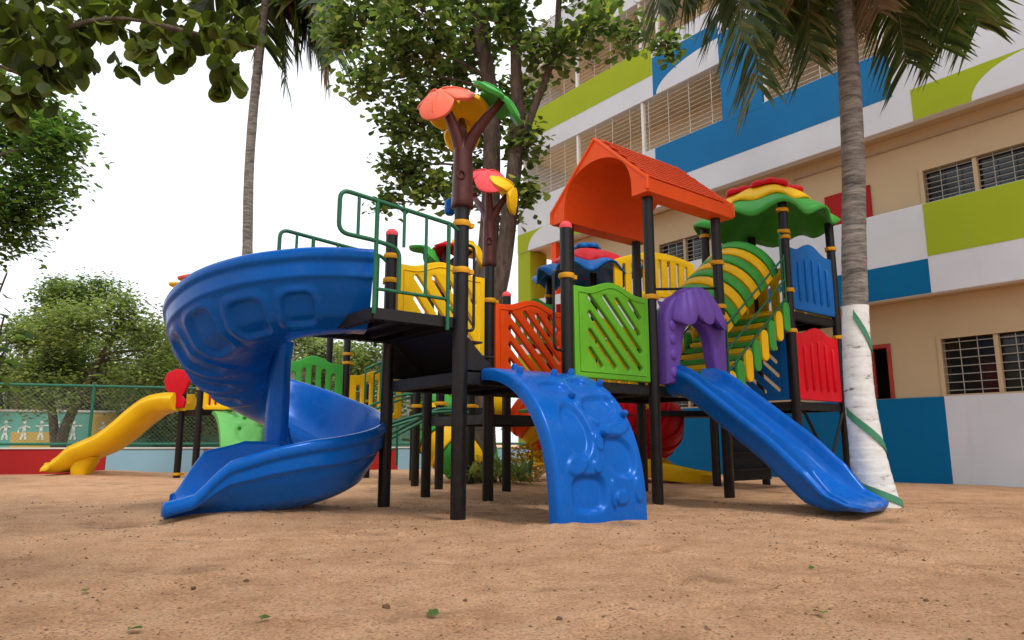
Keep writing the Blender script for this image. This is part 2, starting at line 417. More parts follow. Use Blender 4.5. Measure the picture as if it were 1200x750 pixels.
for k in range(46):                        # walking trails of paired prints
    x0, y0, a0 = rf_.uniform(-5, 5), rf_.uniform(1.6, 7.5), rf_.uniform(0, 6.28)
    for q in range(rf_.randint(3, 7)):
        sd = .07 * (1 if q % 2 else -1); px_ = x0 + .27 * q * math.cos(a0) - sd * math.sin(a0); py_ = y0 + .27 * q * math.sin(a0) + sd * math.cos(a0)
        FEET.append((px_, py_, a0 + rf_.uniform(-.3, .3), rf_.uniform(.085, .12), rf_.uniform(.035, .05), rf_.uniform(.006, .014)))
for k in range(70):
    r_ = rf_.uniform(.05, .16); FEET.append((rf_.uniform(-5, 5), rf_.uniform(1.5, 8), rf_.uniform(0, 6.28), r_, r_ * rf_.uniform(.5, .9), rf_.uniform(.006, .016)))
ga = np.array(gv)
def prints(X, Y):
    h = np.zeros_like(X)
    for px_, py_, a_, l_, w_, d_ in FEET:
        m = (abs(X - px_) < .3) & (abs(Y - py_) < .3)
        if not m.any(): continue
        dx, dy = X[m] - px_, Y[m] - py_; q = np.sqrt(((dx * math.cos(a_) + dy * math.sin(a_)) / l_) ** 2 + ((-dx * math.sin(a_) + dy * math.cos(a_)) / w_) ** 2)
        h[m] += -d_ * np.exp(-(q / .85) ** 4) + d_ * .55 * np.exp(-((q - 1.25) / .28) ** 2)
    return h
ga[:, 2] += prints(ga[:, 0], ga[:, 1]); gv = [tuple(p) for p in ga]
gf = [(j * nx + i, j * nx + i + 1, (j + 1) * nx + i + 1, (j + 1) * nx + i) for j in range(len(ys) - 1) for i in range(nx - 1)]
me = bpy.data.meshes.new('ground'); me.from_pydata(gv, [], gf); me.update()
g = link('ground', me, SAND, smooth=180); g['kind'] = 'structure'

# ------------------------------------------------------------------ school building
W = -BX
sb = thing('school_building', 'tall school building with white, blue and lime painted bands and barred corridors', 'building', tuple(AX * 12 + W * -5))
def F(s, k, z): return AX * k + W * s + Z * z
def fbox(mb, s0, s1, k0, k1, z0, z1):
    return mb.obox(F(s0, k0, z0), W * (s1 - s0), AX * (k1 - k0), Z * (z1 - z0))
SL, SR = -14.1, 9.0
KB, KW = 11.2, 11.6                 # front of the bands, front of the recessed walls
def wall_open(name, mat, z0, z1, opens, s0=SL, s1=SR, k=KW, t=.2):
    """wall between s0 and s1 leaving the openings (sa, sb, za, zb)"""
    m = MB(); cur = s0
    for a, b, za, zb in sorted(opens):
        fbox(m, cur, a, k, k + t, z0, z1)
        if za > z0: fbox(m, a, b, k, k + t, z0, za)
        if zb < z1: fbox(m, a, b, k, k + t, zb, z1)
        cur = b
    fbox(m, cur, s1, k, k + t, z0, z1)
    return m.build(name, mat, sb)
def panel(name, mat, s0, s1, z0, z1, k=KB, t=.004):
    m = MB(); fbox(m, s0, s1, k - t, k, z0, z1); return m.build(name, mat, sb)
def barred_window(s0, s1, z0, z1, mull, k=KW, bars=7, mat=DGRILLE):
    fr = MB(); d = .05
    for a, b, c, e in ((s0 - .06, s0, z0 - .06, z1 + .06), (s1, s1 + .06, z0 - .06, z1 + .06), (s0, s1, z1, z1 + .06), (s0, s1, z0 - .06, z0)):
        fbox(fr, a, b, k - .02, k + .12, c, e)
    for q in mull: fbox(fr, q - .03, q + .03, k + .01, k + .1, z0, z1)
    f = fr.build('window', TAN, sb, bevel=.004)
    gm = MB(); fbox(gm, s0, s1, k + .13, k + .14, z0, z1); gm.build('pane', GLASS, f)
    br = MB()
    for i in range(bars):
        z = z0 + (z1 - z0) * (i + .5) / bars; br.tube([F(s0, k + .03, z), F(s1, k + .03, z)], .007, 5)
    segs = [s0] + list(mull) + [s1]
    for a, b in zip(segs, segs[1:]):
        for q in (.33, .66): br.tube([F(lerp(a, b, q), k + .035, z0), F(lerp(a, b, q), k + .035, z1)], .006, 5)
    br.build('grille', mat, f)
def door(s0, s1, z0, z1, k=KW):
    fr = MB()
    for a, b, c, e in ((s0, s0 + .06, z0, z1), (s1 - .06, s1, z0, z1), (s0 + .06, s1 - .06, z1 - .06, z1)): fbox(fr, a, b, k - .02, k + .16, c, e)
    f = fr.build('hatch', REDF, sb, bevel=.004)
    lf = MB(); fbox(lf, s0 + .08, s0 + .42, k + .10, k + .14, z0 + .02, z1 - .08); lf.build('shutter', REDF, f)
# rooms behind the openings: dark core of the block
core = MB(); fbox(core, SL + 1.6, SR - .3, 12.55, 20, 0, 11.5); core.build('inner_block', TAN_LIT, sb)
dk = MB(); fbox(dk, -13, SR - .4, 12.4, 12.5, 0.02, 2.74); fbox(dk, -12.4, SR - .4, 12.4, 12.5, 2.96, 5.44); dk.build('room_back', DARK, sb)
# ground storey
gw = [(-4.24, -2.02, 1.30, 2.14), (-5.72, -4.98, 1.28, 2.16), (-0.6, 1.2, 1.30, 2.14), (-9.6, -8.4, 1.30, 2.14)]
wall_open('ground_wall', TAN, 0, 2.8, gw)
barred_window(-4.24, -2.02, 1.30, 2.14, [-3.53, -2.8]); barred_window(-.6, 1.2, 1.3, 2.14, [.3]); barred_window(-9.6, -8.4, 1.3, 2.14, [-9])
door(-5.72, -4.98, 1.28, 2.16)
def dado(mat, a, b):
    m = MB(); fbox(m, a, b, KW - .03, KW - .002, -.1, 1.275); m.build('dado', mat, sb)
dado(BBLUE2, -10.2, -4.27); dado(WHITE, -4.268, SR); dado(WHITE, SL, -10.202)
# first storey wall
fw = [(-4.24, -2.02, 4.22, 4.86), (-9.6, -8.3, 4.22, 4.86), (-.4, 1.4, 4.22, 4.86)]
wall_open('first_floor_wall', TAN, 2.95, 5.55, fw, s0=-12.6)
for a, b, m_ in ((-4.24, -2.02, [-3.53, -2.8]), (-9.6, -8.3, [-8.95]), (-.4, 1.4, [.5])): barred_window(a, b, 4.24, 4.84, m_)
rd = MB(); fbox(rd, -5.85, -5.06, KW - .03, KW - .004, 4.15, 4.86); rd.build('red_shutter', WRED, sb, bevel=.005)
pp = MB(); pp.tube([F(-6.4, KW - .03, 5.36), F(SR, KW - .03, 5.36)], .018, 8); pp.tube([F(-6.4, KW - .03, 4.2), F(-6.4, KW - .03, 5.36)], .016, 8); pp.tube([F(-6.6, KW - .03, 4.7), F(-6.2, KW - .03, 4.7)], .014, 8)
pp.build('pipe', PIPE, sb, smooth=40)
# soffit slabs (deep) behind each band
slab = MB()
for z, s0 in ((2.82, SL), (5.57, SL), (8.15, SL), (10.62, SL)): fbox(slab, s0 + .02, SR - .02, KB + .2, 14.0, z, z + .14)
slab.build('floor_slab', TAN_LIT, sb)
soff = MB(); fbox(soff, -9.2, SR - .02, KB + .1, KW - .01, 2.8, 2.9); fbox(soff, -9.0, SR - .02, KB + .1, KW - .01, 5.545, 5.60); soff.build('soffit', TAN, sb)
# bands: white parapet bodies, painted fields 4 mm proud
def band(z0, z1, s0=SL, s1=SR):
    m = MB(); fbox(m, s0, s1, KB, KB + .18, z0, z1); return m.build('parapet', WHITE, sb, bevel=.01)
band(2.79, 4.185); band(5.535, 6.885); band(8.09, 9.35); band(10.55, 11.7)
panel('painted_field', BBLUE2, -6.9, -4.152, 2.80, 3.325)
panel('painted_field', LIME, -4.148, -1.2, 3.36, 4.178)
panel('painted_field', BBLUE2, -1.198, 2.4, 2.80, 3.355)
panel('painted_field', LIME, 2.402, 6, 3.36, 4.178)
panel('painted_field', BBLUE, -9.29, -4.42, 6.06, 6.875)
panel('painted_field', LIME, -4.148, -1.0, 5.545, 6.06)
panel('painted_field', BBLUE, -1.0, 3, 6.062, 6.875)
panel('painted_field', LIME, -13.95, -9.3, 8.60, 9.34)
panel('painted_field', LIME, SL + .01, -12.6, 5.545, 6.05)
panel('painted_field', LIME, -12.598, -10.4, 5.545, 6.05)
panel('painted_field', BBLUE, -9.29, -7.575, 8.10, 9.0)
panel('painted_field', BBLUE, -7.573, -5.6, 8.10, 8.72)
panel('painted_field', LIME, -5.598, 0, 8.72, 9.34)
panel('painted_field', LIME, -13.0, -10.4, 10.56, 11.2)
def quarter(mat, s_c, z_c, rs, rz, sign, k):
    P = [(0, 0)] + [(sign * rs * math.cos(R(a)), rz * math.sin(R(a))) for a in range(0, 91, 6)]
    m = MB(); m.prism(P, (F(s_c, k, z_c), W, Z, -AX), 0, .004); m.build('painted_arc', WHITE, sb)
quarter(WHITE, -7.58, 8.098, 1.62, .55, -1, KB - .0045)
quarter(WHITE, -2.5, 5.543, .84, .5, -1, KB - .0045)
quarter(WHITE, -1.2, 5.543, 1.31, .48, -1, KB - .009)
quarter(WHITE, -6.2, 2.797, .7, .5, -1, KB - .0045)
# blue pier between the corridor screens
pr = MB(); fbox(pr, -7.572, -6.7, KB - .007, KB + .19, 6.80, 8.5); pr.build('pier', BBLUE, sb)
pr = MB(); fbox(pr, -3.9, SR, KB + .012, KB + .2, 6.886, 8.089); pr.build('upper_wall', WHITE, sb)
m_ = MB(); fbox(m_, -3.7, -2.6, KB + .002, KB + .011, 7.0, 7.8); m_.build('dark_window', GLASS, sb)
# corridor screens
def screen(s0, s1, z0, z1, dv=.55, dh=.105, big=2.1):
    m = MB(); kk = KB + .06
    n = int((z1 - z0) / dh)
    for i in range(1, n + 1): m.tube([F(s0, kk, z0 + i * (z1 - z0) / (n + 1)), F(s1, kk, z0 + i * (z1 - z0) / (n + 1))], .0045, 4)
    s = s0 + dv
    while s < s1 - .1: m.tube([F(s, kk + .012, z0), F(s, kk + .012, z1)], .006, 5); s += dv
    sc_ = m.build('corridor_screen', GRILLE, sb)
    b = MB(); s = s0 + .05
    while s < s1: fbox(b, s - .03, s + .03, kk - .03, kk + .05, z0, z1); s += big
    b.build('screen_post', GRILLE, sc_)
screen(-13.9, -7.58, 6.89, 8.085); screen(-6.69, -3.91, 6.89, 8.085); screen(-13.9, -9.3, 9.355, 10.545); screen(-9.2, 2, 9.355, 10.545)
# corridor back wall furniture: dark door-height windows
for z in (6.98, 9.45):
    for s in (-12.6, -11.0, -9.2, -7.9, -5.6):
        f_ = MB(); fbox(f_, s - .04, s + .84, 12.51, 12.545, z, z + .42); f = f_.build('corridor_window', TAN, sb)
        q_ = MB(); fbox(q_, s, s + .8, 12.495, 12.508, z + .04, z + .38); q_.build('pane', GLASS, f)
cw = MB(); fbox(cw, SL + .05, SL + .2, KB + .2, 13.2, 6.9, 11.5); cw.build('corridor_end_screen', WHITE, sb)
# lime end bay, open at first-floor level
eb = MB(); fbox(eb, SL, SL + .5, KB + .02, KB + .6, 0, 5.53); eb.build('end_pier', LIME, sb)
eb = MB(); fbox(eb, -12.75, -12.58, KB + .02, 13.4, 2.93, 5.53); eb.build('end_wall', ORANGE, sb)
eb = MB(); fbox(eb, SL + .52, -12.77, 13.0, 13.2, 0, 2.8); eb.build('end_wall', WHITE, sb)
eb = MB(); P = [(0, 0)] + [(1.34 * math.cos(R(a)), .42 * math.sin(R(a))) for a in range(0, 181, 9)][0:]
arc = [(.67 + .72 * math.cos(R(a)), .5 * math.sin(R(a))) for a in range(0, 181, 9)]
eb.prism(arc, (F(SL + .5, KB - .0045, 5.545), W, Z, -AX), 0, .006); eb.build('painted_arc', WHITE, sb)
eb = MB(); fbox(eb, SL, SR, KB + .1, 20, 11.7, 11.85); eb.build('roof', GREY, sb)

# ------------------------------------------------------------------ play structure parts
PR = .057
def ring(parent, p, z, mat=CLAMP, name='clamp', face=None):
    m = MB(); m.lathe([(PR - .002, -.022), (PR + .014, -.024), (PR + .018, -.012), (PR + .018, .012), (PR + .014, .024), (PR - .002, .022)], 20, (p.x, p.y, z))
    d = (face if face is not None else AX).normalized(); s = V(-d.y, d.x, 0)
    c = V(p.x, p.y, z) + d * (PR + .008)
    m.obox(c - s * .028 - Z * .018, d * .045, s * .056, Z * .036)
    m.obox(c - s * .05 - Z * .010 - d * .03, d * .02, s * .10, Z * .02)
    m.build(name, mat, parent, smooth=40)
def post(st, p, h, clamps=(), cap=True, r=PR, z0=-.25):
    m = MB(); m.lathe([(r - .004, z0), (r, z0 + .01), (r, h - .006), (r - .006, h)], 24, (p.x, p.y, 0))
    o = m.build('post', BLACK, st, smooth=40)
    for c in clamps:
        zz, f = c if isinstance(c, tuple) else (c, AX)
        ring(o, p, zz, face=f)
    if cap:
        q = MB(); q.lathe([(r + .003, -.02), (r + .004, 0)] + [(max(.0015, (r + .004) * math.cos(R(a))), .052 * math.sin(R(a))) for a in range(10, 91, 16)], 20, (p.x, p.y, h))
        q.build('cap', PINK, o, smooth=60)
    return o
def deck(st, i0, i1, j0, j1, z, t=.10, name='deck'):
    m = MB(); e = .045
    o = G(i0, j0, z); X = AX * SA * (i1 - i0); Y = BX * SB * (j1 - j0)
    ax, bx = AX, BX
    m.obox(o + ax * e + bx * e - Z * .02, X - ax * 2 * e, Y - bx * 2 * e, Z * .02)
    d = m.build(name, DECKM, st)
    # pressed lip and perforated-looking return flange along each edge
    f = MB()
    L = X.length
    for base, ex, ey, ln in ((o, ax, bx, X.length), (o + Y, ax, -bx, X.length), (o, bx, ax, Y.length), (o + X, bx, -ax, Y.length)):
        f.obox(base + ex * .03 + ey * .012 - Z * t, ex * (ln - .06), ey * .03, Z * (t - .003))
        k = 0
        n = int((ln - .1) / .085)
        for q in range(n):
            f.obox(base + ex * (.06 + q * .085) + ey * .042 - Z * t, ex * .05, ey * .05, Z * .004)
        f.obox(base + ex * .03 + ey * .085 - Z * t, ex * (ln - .06), ey * .012, Z * .02)
    f.build('deck_frame', DECKM, d, bevel=.003)
    r_ = MB()
    for q in (.33, .66): r_.obox(o + X * q + bx * .1 - Z * .07, ax * .03, Y - bx * .2, Z * .048)
    r_.build('joist', DECKM, d)
    return d
def pframe(p, q, z0):                      # vertical panel plane from p to q
    ex = (q - p); ex.z = 0; w_ = ex.length; ex.normalize(); en = V(ex.y, -ex.x, 0)
    return (V(p.x, p.y, z0), ex, Z.copy(), en), w_
def wavetop(w_, h, hump, m=.0):
    P = []
    for k in range(25):
        t = k / 24
        b = .5 - .5 * math.cos(2 * math.pi * min(1, max(0, (t - .12) / .76)))
        P.append((w_ * (1 - t), h + hump * b))
    return P
SLOTS = [(345, 345, 550, 685), (405, 350, 550, 605), (455, 365, 545, 525), (510, 375, 550, 450), (345, 425, 495, 685), (345, 510, 440, 675), (345, 595, 385, 670)]
def slot_panel(st, p, q, z0, h, mat, name, off=0.0, inset=.07):
    fr, w_ = pframe(p, q, z0); o, ex, ey, en = fr
    fr = (o + ex * inset + en * off, ex, ey, en); w_ -= 2 * inset
    outer = [(0.0, 0.012), (.012, 0), (w_ - .012, 0), (w_, .012)] + wavetop(w_, h - .07, .09)
    holes = []
    def mp(x, y):
        yb = 722 + .08 * (x - 285); yt = 285 + .23 * (x - 285)
        return (x - 285) / 305 * w_, (yb - y) / (yb - yt) * (h - .06)
    for a, b, c, d in SLOTS:
        x0, y0 = mp(a, b); x1, y1 = mp(c, d); holes.append(capsule(x0, y0, x1, y1, .026))
    pn = fillpanel(name, outer, holes, fr, .05, mat, st)
    # raised border line following the edge
    o2 = fr[0] + fr[3] * .026
    path = [o2 + ex * (w_ * .07) + Z * .06] + [o2 + ex * (.06 + (w_ - .12) * x / w_) + Z * (y - .055) for x, y in wavetop(w_, h - .07, .09)][::-1] + [o2 + ex * (w_ * .93) + Z * .06]
    MB().tube(path + [path[0]], .007, 6).build('border', mat, pn, smooth=60)
    return pn
def picket_panel(st, p, q, z0, h, mat, name, nslot=5, hump=.08, inset=.06, slotw=.028, ribs=False, off=0, top=.2, bot=.12, thick=.05):
    fr, w_ = pframe(p, q, z0); o, ex, ey, en = fr
    fr = (o + ex * inset + en * off, ex, ey, en); w_ -= 2 * inset
    outer = [(0, .03), (.03, 0), (w_ - .03, 0), (w_, .03)] + wavetop(w_, h - hump, hump)
    holes = []
    for k in range(nslot):
        x = w_ * (k + 1) / (nslot + 1); b = .5 - .5 * math.cos(2 * math.pi * min(1, max(0, (x / w_ - .12) / .76)))
        holes.append(capsule(x, bot, x, h - hump + hump * b - top, slotw))
    pn = fillpanel(name, outer, [] if ribs else holes, fr, thick, mat, st)
    if ribs:
        m = MB()
        for k in range(nslot):
            x = w_ * (k + 1) / (nslot + 1); b = .5 - .5 * math.cos(2 * math.pi * x / w_)
            y0, y1 = bot, h - hump + hump * b - top; c = fr[0] + en * .022 + ex * x
            m.tube([c + Z * y0, c + Z * (y0 + .03) + en * .006, c + Z * (y1 - .03) + en * .006, c + Z * y1], [.012, .03, .03, .012], 10)
        m.build('rib', mat, pn, smooth=60)
    return pn

# --- flower / mushroom roofs
def flower_roof(st, c, Rr, z, layers, name='flower_roof', lob=4, rot=0.0, amp=.09):
    """layers: (radius, drop, z, material)"""
    first = None
    for li, (r, hgt, zz, mat) in enumerate(layers):
        m = MB(); nr, nt_ = 12, 72; rings = []
        for a in range(nr + 1):
            t = a / nr; ringp = []
            for k in range(nt_):
                th = 2 * math.pi * k / nt_ + rot
                wv = math.cos(lob * 2 * (th - rot)); sq = 1 + .06 * math.cos(4 * (th - rot) + math.pi)
                rr = r * t * (sq + .05 * wv * t ** 3)
                zz2 = zz + hgt * (1 - t ** 2.0) + amp * (r / layers[0][0]) ** 3 * wv * t ** 3 * .55 - .05 * t ** 6
                ringp.append(V(c.x + max(rr, .002) * math.cos(th), c.y + max(rr, .002) * math.sin(th), zz2))
            rings.append(ringp)
        m.loft(rings, cap=False)
        o = m.build(name if li == 0 else 'roof_layer', mat, st if li == 0 else first, smooth=180, solid=.035)
        if li == 0: first = o
    return first
def petal_flower(parent, c, r, mat, n=5, name='petal'):
    m = MB()
    for k in range(n):
        th = 2 * math.pi * k / n + .3; d = V(math.cos(th), math.sin(th), 0); cc = c + d * r * .55 - Z * .03
        rings = []
        for a in range(7):
            ph = R(-20 + 110 * a / 6); rad = max(.002, r * .42 * math.cos(ph)); zz = .075 * math.sin(ph)
            rings.append([cc + V(rad * math.cos(t) , rad * math.sin(t), zz) for t in [2 * math.pi * q / 14 for q in range(14)]])
        m.loft(rings)
    m.lathe([(.001, -.03), (r * .3, -.02), (r * .3, .05), (.002, .09)], 14, tuple(c))
    m.build(name, mat, parent, smooth=60)

# --- toy trees on the posts
def lobed_leaf(parent, c, size, tilt, yaw, mat, lobes=3, droop=.55, name='leaf'):
    m = MB(); nr, na = 9, 60; rings = []
    M = Matrix.Rotation(yaw, 4, 'Z') @ Matrix.Rotation(tilt, 4, 'Y')
    for a in range(nr + 1):
        t = a / nr; rp = []
        for k in range(na):
            ph = 2 * math.pi * k / na
            L = .52 + .48 * abs(math.cos(lobes * ph / 2)) ** .6
            r = size * L * t
            z = -droop * size * (t ** 2) * (.75 + .25 * math.cos(lobes * ph)) + .03 * size * math.cos(lobes * ph * 2) * t
            p = M @ V(max(r, .001) * math.cos(ph), max(r, .001) * math.sin(ph), z); rp.append(c + p)
        rings.append(rp)
    m.loft(rings, cap=False)
    o = m.build(name, mat, parent, smooth=180, solid=.035)
    md = o.modifiers.new('r', 'BEVEL'); md.width = .012; md.segments = 2; md.limit_method = 'ANGLE'; md.angle_limit = R(50)
    v = MB()
    for k in range(lobes):
        ph = 2 * math.pi * k / lobes
        pts = []
        for q in range(6):
            t = .12 + .75 * q / 5; r = size * t; z = -droop * size * t * t + .028
            pts.append(c + M @ V(r * math.cos(ph), r * math.sin(ph), z))
        v.tube(pts, .008, 6)
    v.build('vein', mat, o, smooth=60)
    return o
def toy_tree(st, p, z0, fork, tips, rb=.115, bell=True):
    """moulded brown trunk slipped over a post, with branches carrying leaves"""
    m = MB()
    prof = [(rb * .9, 0), (rb * 1.03, .012), (rb, .06), (rb * .93, .3), (rb * .86, fork - z0 - .1), (rb * .70, fork - z0), (rb * .35, fork - z0 + .05)]
    n = 28; rings = []
    for r, z in prof:
        rings.append([V(p.x + r * (1 + .07 * math.sin(3 * a + 4 * z)) * math.cos(a), p.y + r * (1 + .07 * math.sin(3 * a + 4 * z)) * math.sin(a), z0 + z) for a in [2 * math.pi * k / n for k in range(n)]])
    m.loft(rings)
    tr = m.build('toy_tree_trunk', BROWN, st, smooth=60)
    kn = MB(); kn.tube(arcpts([p + V(.03 * math.cos(a), -rb * 1.02, z0 + .26 + .035 * math.sin(a)) for a in [2 * math.pi * k / 12 for k in range(13)]], .001, 1), .008, 6); kn.build('knot', BROWN, tr, smooth=60)
    for tip, size, tilt, yaw, mat, lobes, droop in tips:
        tip = Vector(tip); b = MB(); a = V(p.x, p.y, fork - .12)
        mid = lerp(a, tip, .5) + (V(p.x, p.y, tip.z) - tip) * .10
        pts = catmull([a, mid, tip], 6)
        b.tube(pts, [lerp(rb * .72, rb * .36, q / (len(pts) - 1)) for q in range(len(pts))], 14)
        b.build('branch', BROWN, tr, smooth=60)
        lobed_leaf(tr, tip + Z * .03, size, tilt, yaw, mat, lobes, droop)
    return tr

# --- open slides: closed profile swept along a path
def sweep_slide(path, prof_fn, mat, name, parent, side_up=None, nose=False):
    rings = []
    n = len(path)
    L = [0]
    for a, b in zip(path, path[1:]): L.append(L[-1] + (b - a).length)
    for i, p in enumerate(path):
        t = path[min(n - 1, i + 1)] - path[max(0, i - 1)]
        h = V(t.x, t.y, 0).normalized(); side = V(-h.y, h.x, 0)       # left of travel
        tt = t.normalized(); up = side.cross(tt) * -1
        if up.z < 0: up = -up
        if side_up == 'Z': up = Z
        u = L[i] / L[-1]
        rings.append([p + side * x + up * y for x, y in prof_fn(u, L[i])])
    if nose:
        rl_ = rings[-1]; cen_ = path[-1] - Z * .03; fw = (path[-1] - path[-2]).normalized()
        for q in (.99, .96, .90, .80, .62): rings.append([cen_ + (p - cen_) * q + fw * (.13 * (1 - q) ** .55) for p in rl_])
    m = MB(); m.loft(rings)
    return m.build(name, mat, parent, smooth=60)

# ================================================================== FRONT PLAY STRUCTURE
ps = thing('play_structure', 'large multicoloured play structure on black posts with blue slides and orange roof', 'playground', tuple(G(2, .5)))
P2, P6, P5, P8 = G(0, 0), G(1, 0), G(2, 0), G(3, 0)
P1, P3, P5b, P7 = G(0, 1), G(1, 1), G(2, 1), G(3, 1)
P10, P11, P9, P12 = G(4.25, 0), G(5.25, 0), G(4.25, 1), G(5.25, 1)
post(ps, P2, 2.56, [(2.39, AX), (1.99, AX)], cap=False, r=.062)
post(ps, P6, 2.60, [(2.12, AX)])
post(ps, P5, 3.3, [(2.07, AX)], cap=False)
post(ps, P8, 3.3, [(2.62, -AX), (2.11, -AX), (1.98, AX)], cap=False)
post(ps, P1, 2.60, [(2.37, BX), (2.13, BX)])
post(ps, P3, 2.52, [(2.08, AX)], cap=False)
post(ps, P5b, 3.3, [(2.07, -AX)], cap=False)
post(ps, P7, 3.3, [(2.1, -AX)], cap=False)
post(ps, P10, 3.72, [(3.56, -AX), (3.27, -AX), (3.2, AX), (2.5, AX), (1.98, AX)], cap=False)
post(ps, P11, 3.62, [(3.24, -AX), (2.0, -AX)], cap=False)
post(ps, P9, 3.72, [(3.5, AX), (2.6, AX)], cap=False)
post(ps, P12, 3.7, [(3.2, AX), (2.0, AX)], cap=False)
post(ps, G(2, 2), 2.5, [(1.9, AX)], cap=True)
post(ps, G(1, 2), 2.5, [(1.5, AX)], cap=True)

DZ = 1.165
deck(ps, 0, 1, 0, 1, DZ); deck(ps, 1, 2, 0, 1, DZ); deck(ps, 2, 3, 0, 1, DZ)
deck(ps, 1, 2, 1, 2, DZ - .28)
deck(ps, 4.25, 5.25, 0, 1, 1.10); deck(ps, 4.25, 5.25, 0, 1, 2.25)
UZ = 1.60
ud = deck(ps, -.68, 0, .0, .98, UZ, .09, 'landing')
# step box from the lower deck up to the slide landing
stp = MB()
a0 = G(.02, .04, UZ - .07); a1 = G(.34, .04, DZ + .02); b0 = G(.02, .96, UZ - .07); b1 = G(.34, .96, DZ + .02)
for p_, q_ in ((a0, a1), (b0, b1)):
    stp.add([p_, q_, V(p_.x, p_.y, DZ + .02)] + [x + BX * .012 for x in (p_, q_, V(p_.x, p_.y, DZ + .02))], [(0, 1, 2), (5, 4, 3), (0, 3, 4, 1), (1, 4, 5, 2), (2, 5, 3, 0)])
sl_ = a1 - a0
stp.obox(a0 + BX * .013, sl_, b0 - a0 - BX * .03, Z * -.02)
for q in (.33, .66):
    p_ = lerp(a0, a1, q); stp.obox(p_ + BX * .013, AX * .12, b0 - a0 - BX * .03, Z * .015)
stp.build('step_box', DECKM, ps)
# panels
slot_panel(ps, P6, P5, DZ + .02, .93, GREEN, 'guard_panel')
slot_panel(ps, P3, P5b, DZ + .02, .95, ORANGE, 'guard_panel')
slot_panel(ps, P1, P3, DZ + .02, 1.20, YELLOW, 'guard_panel')
picket_panel(ps, P10, P11, 2.27, .93, PBLUE, 'guard_panel', 5, ribs=True, hump=.12, top=.2)
picket_panel(ps, P10, P11, 1.12, .95, RED, 'guard_panel', 5, ribs=True, hump=.10, top=.18)
picket_panel(ps, P11, P12, 2.27, .9, YELLOW, 'guard_panel', 5, hump=.1)
picket_panel(ps, P9, P12, 2.27, .9, YELLOW, 'guard_panel', 5, hump=.1)
picket_panel(ps, P7, P5b, DZ + .02, .9, YELLOW, 'guard_panel', 5, hump=.1)
slot_panel(ps, P9, P10, 1.12, .95, PBLUE, 'guard_panel')
# hand loops on the posts
def loop(p, d, z0, z1, out=.12, mat=BLACK):
    m = MB(); e = V(p.x, p.y, 0)
    pts = arcpts([e + d * .03 + Z * z1, e + d * (out + .03) + Z * z1, e + d * (out + .03) + Z * z0, e + d * .03 + Z * z0], .06)
    m.tube(pts, .013, 10); m.build('hand_loop', mat, ps, smooth=60)
loop(P2, AX, 1.5, 2.22, .10); loop(P6, -AX, 1.42, 2.16, .13)
loop(P10, -AX, 2.42, 3.25, .09, RAIL)

# green guard rails on the landing, reaching out over the slide
def landing_rail(p_post, j, ztop):
    m = MB(); q = lambda i, z: G(i, j, z)
    i0, ig, i1, i2 = -.045, -.50, -.67, -.93
    top = arcpts([q(i0, ztop - .04), q(i0 - .05, ztop), q(i2, ztop + .08), q(i2, ztop - .25), q(i1, ztop - .26), q(ig, ztop - .29), q(ig, UZ + .12)], .08)
    m.tube(top, .017, 10)
    m.tube([q(i1, ztop + .05), q(i1, UZ - .06)], .017, 10); m.tube([q(-.12, ztop), q(-.12, UZ - .12)], .017, 10)
    m.tube([q(i1, UZ + .13), q(-.12, UZ + .13)], .014, 8)
    for i in (-.30,): m.tube([q(i, ztop + .01), q(i, UZ + .13)], .013, 8)
    m.tube([q(-.47, ztop + .03), q(-.47, ztop - .27)], .013, 8)
    for i in (-.80,): m.tube([q(i, ztop + .06), q(i, ztop - .25)], .013, 8)
    m.build('guard_rail', RAIL, ps, smooth=50)
landing_rail(P2, -.02, 2.36); landing_rail(P1, 1.0, 2.36)

# spiral slide -----------------------------------------------------
cx, cy = -2.16, 6.45
ctrl = [(-1.22, 5.74, 1.60), (-1.42, 5.68, 1.595), (-1.66, 5.66, 1.58), (-1.97, 5.69, 1.535), (-2.3, 5.83, 1.45), (-2.56, 6.08, 1.30), (-2.66, 6.45, 1.13), (-2.53, 6.82, .92),
        (-2.16, 6.97, .70), (-1.79, 6.82, .46), (-1.64, 6.45, .26), (-1.79, 6.08, .165), (-2.14, 5.88, .115), (-2.45, 5.76, .095), (-2.70, 5.66, .09)]
spath = catmull(ctrl, 14)
def spiral_prof(u, l):
    hi = table([(0, .46), (.72, .47), (.80, .43), (.86, .37), (.89, .32), (.92, .20), (.95, .085), (1, .04)], u)       # outer wall
    lo = table([(0, .40), (.14, .38), (.25, .24), (.66, .24), (.78, .42), (.87, .47), (.945, .40), (.972, .24), (.99, .12), (1, .06)], u)   # inner wall
    dp = table([(0, .09), (.8, .10), (.92, .12), (1, .12)], u)
    P = []
    # channel, from the inner lip (negative side) to the outer lip (positive side)
    for x, f in ((-.40, 1), (-.385, .8), (-.36, .5), (-.31, .22), (-.22, .06), (-.1, .01), (0, 0)): P.append((x, f * lo))
    for x, f in ((.09, .01), (.17, .07), (.24, .22), (.30, .46), (.355, .74), (.40, .95)): P.append((x, f * hi))
    P += [(.425, hi + .025), (.45, hi + .038), (.478, hi + .025), (.488, hi - .01), (.482, hi - .05), (.462, hi - .07)]
    # outer shell with a pressed rib line
    sh = [(.455, .82), (.448, .70), (.418, .62), (.38, .42), (.325, .20)]
    for x, f in sh: P.append((x, f * (hi - .07)))
    bl = [(.27, -.02), (.21, -.42), (.14, -.74), (.06, -.95), (-.08, -1), (-.22, -.9), (-.33, -.55), (-.41, .0)]
    w1 = .0
    for k, (x, f) in enumerate(bl):
        P.append((x, f * dp))
    P += [(-.445, lo * .5), (-.46, lo - .02), (-.45, lo + .02), (-.425, lo + .03)]
    return P
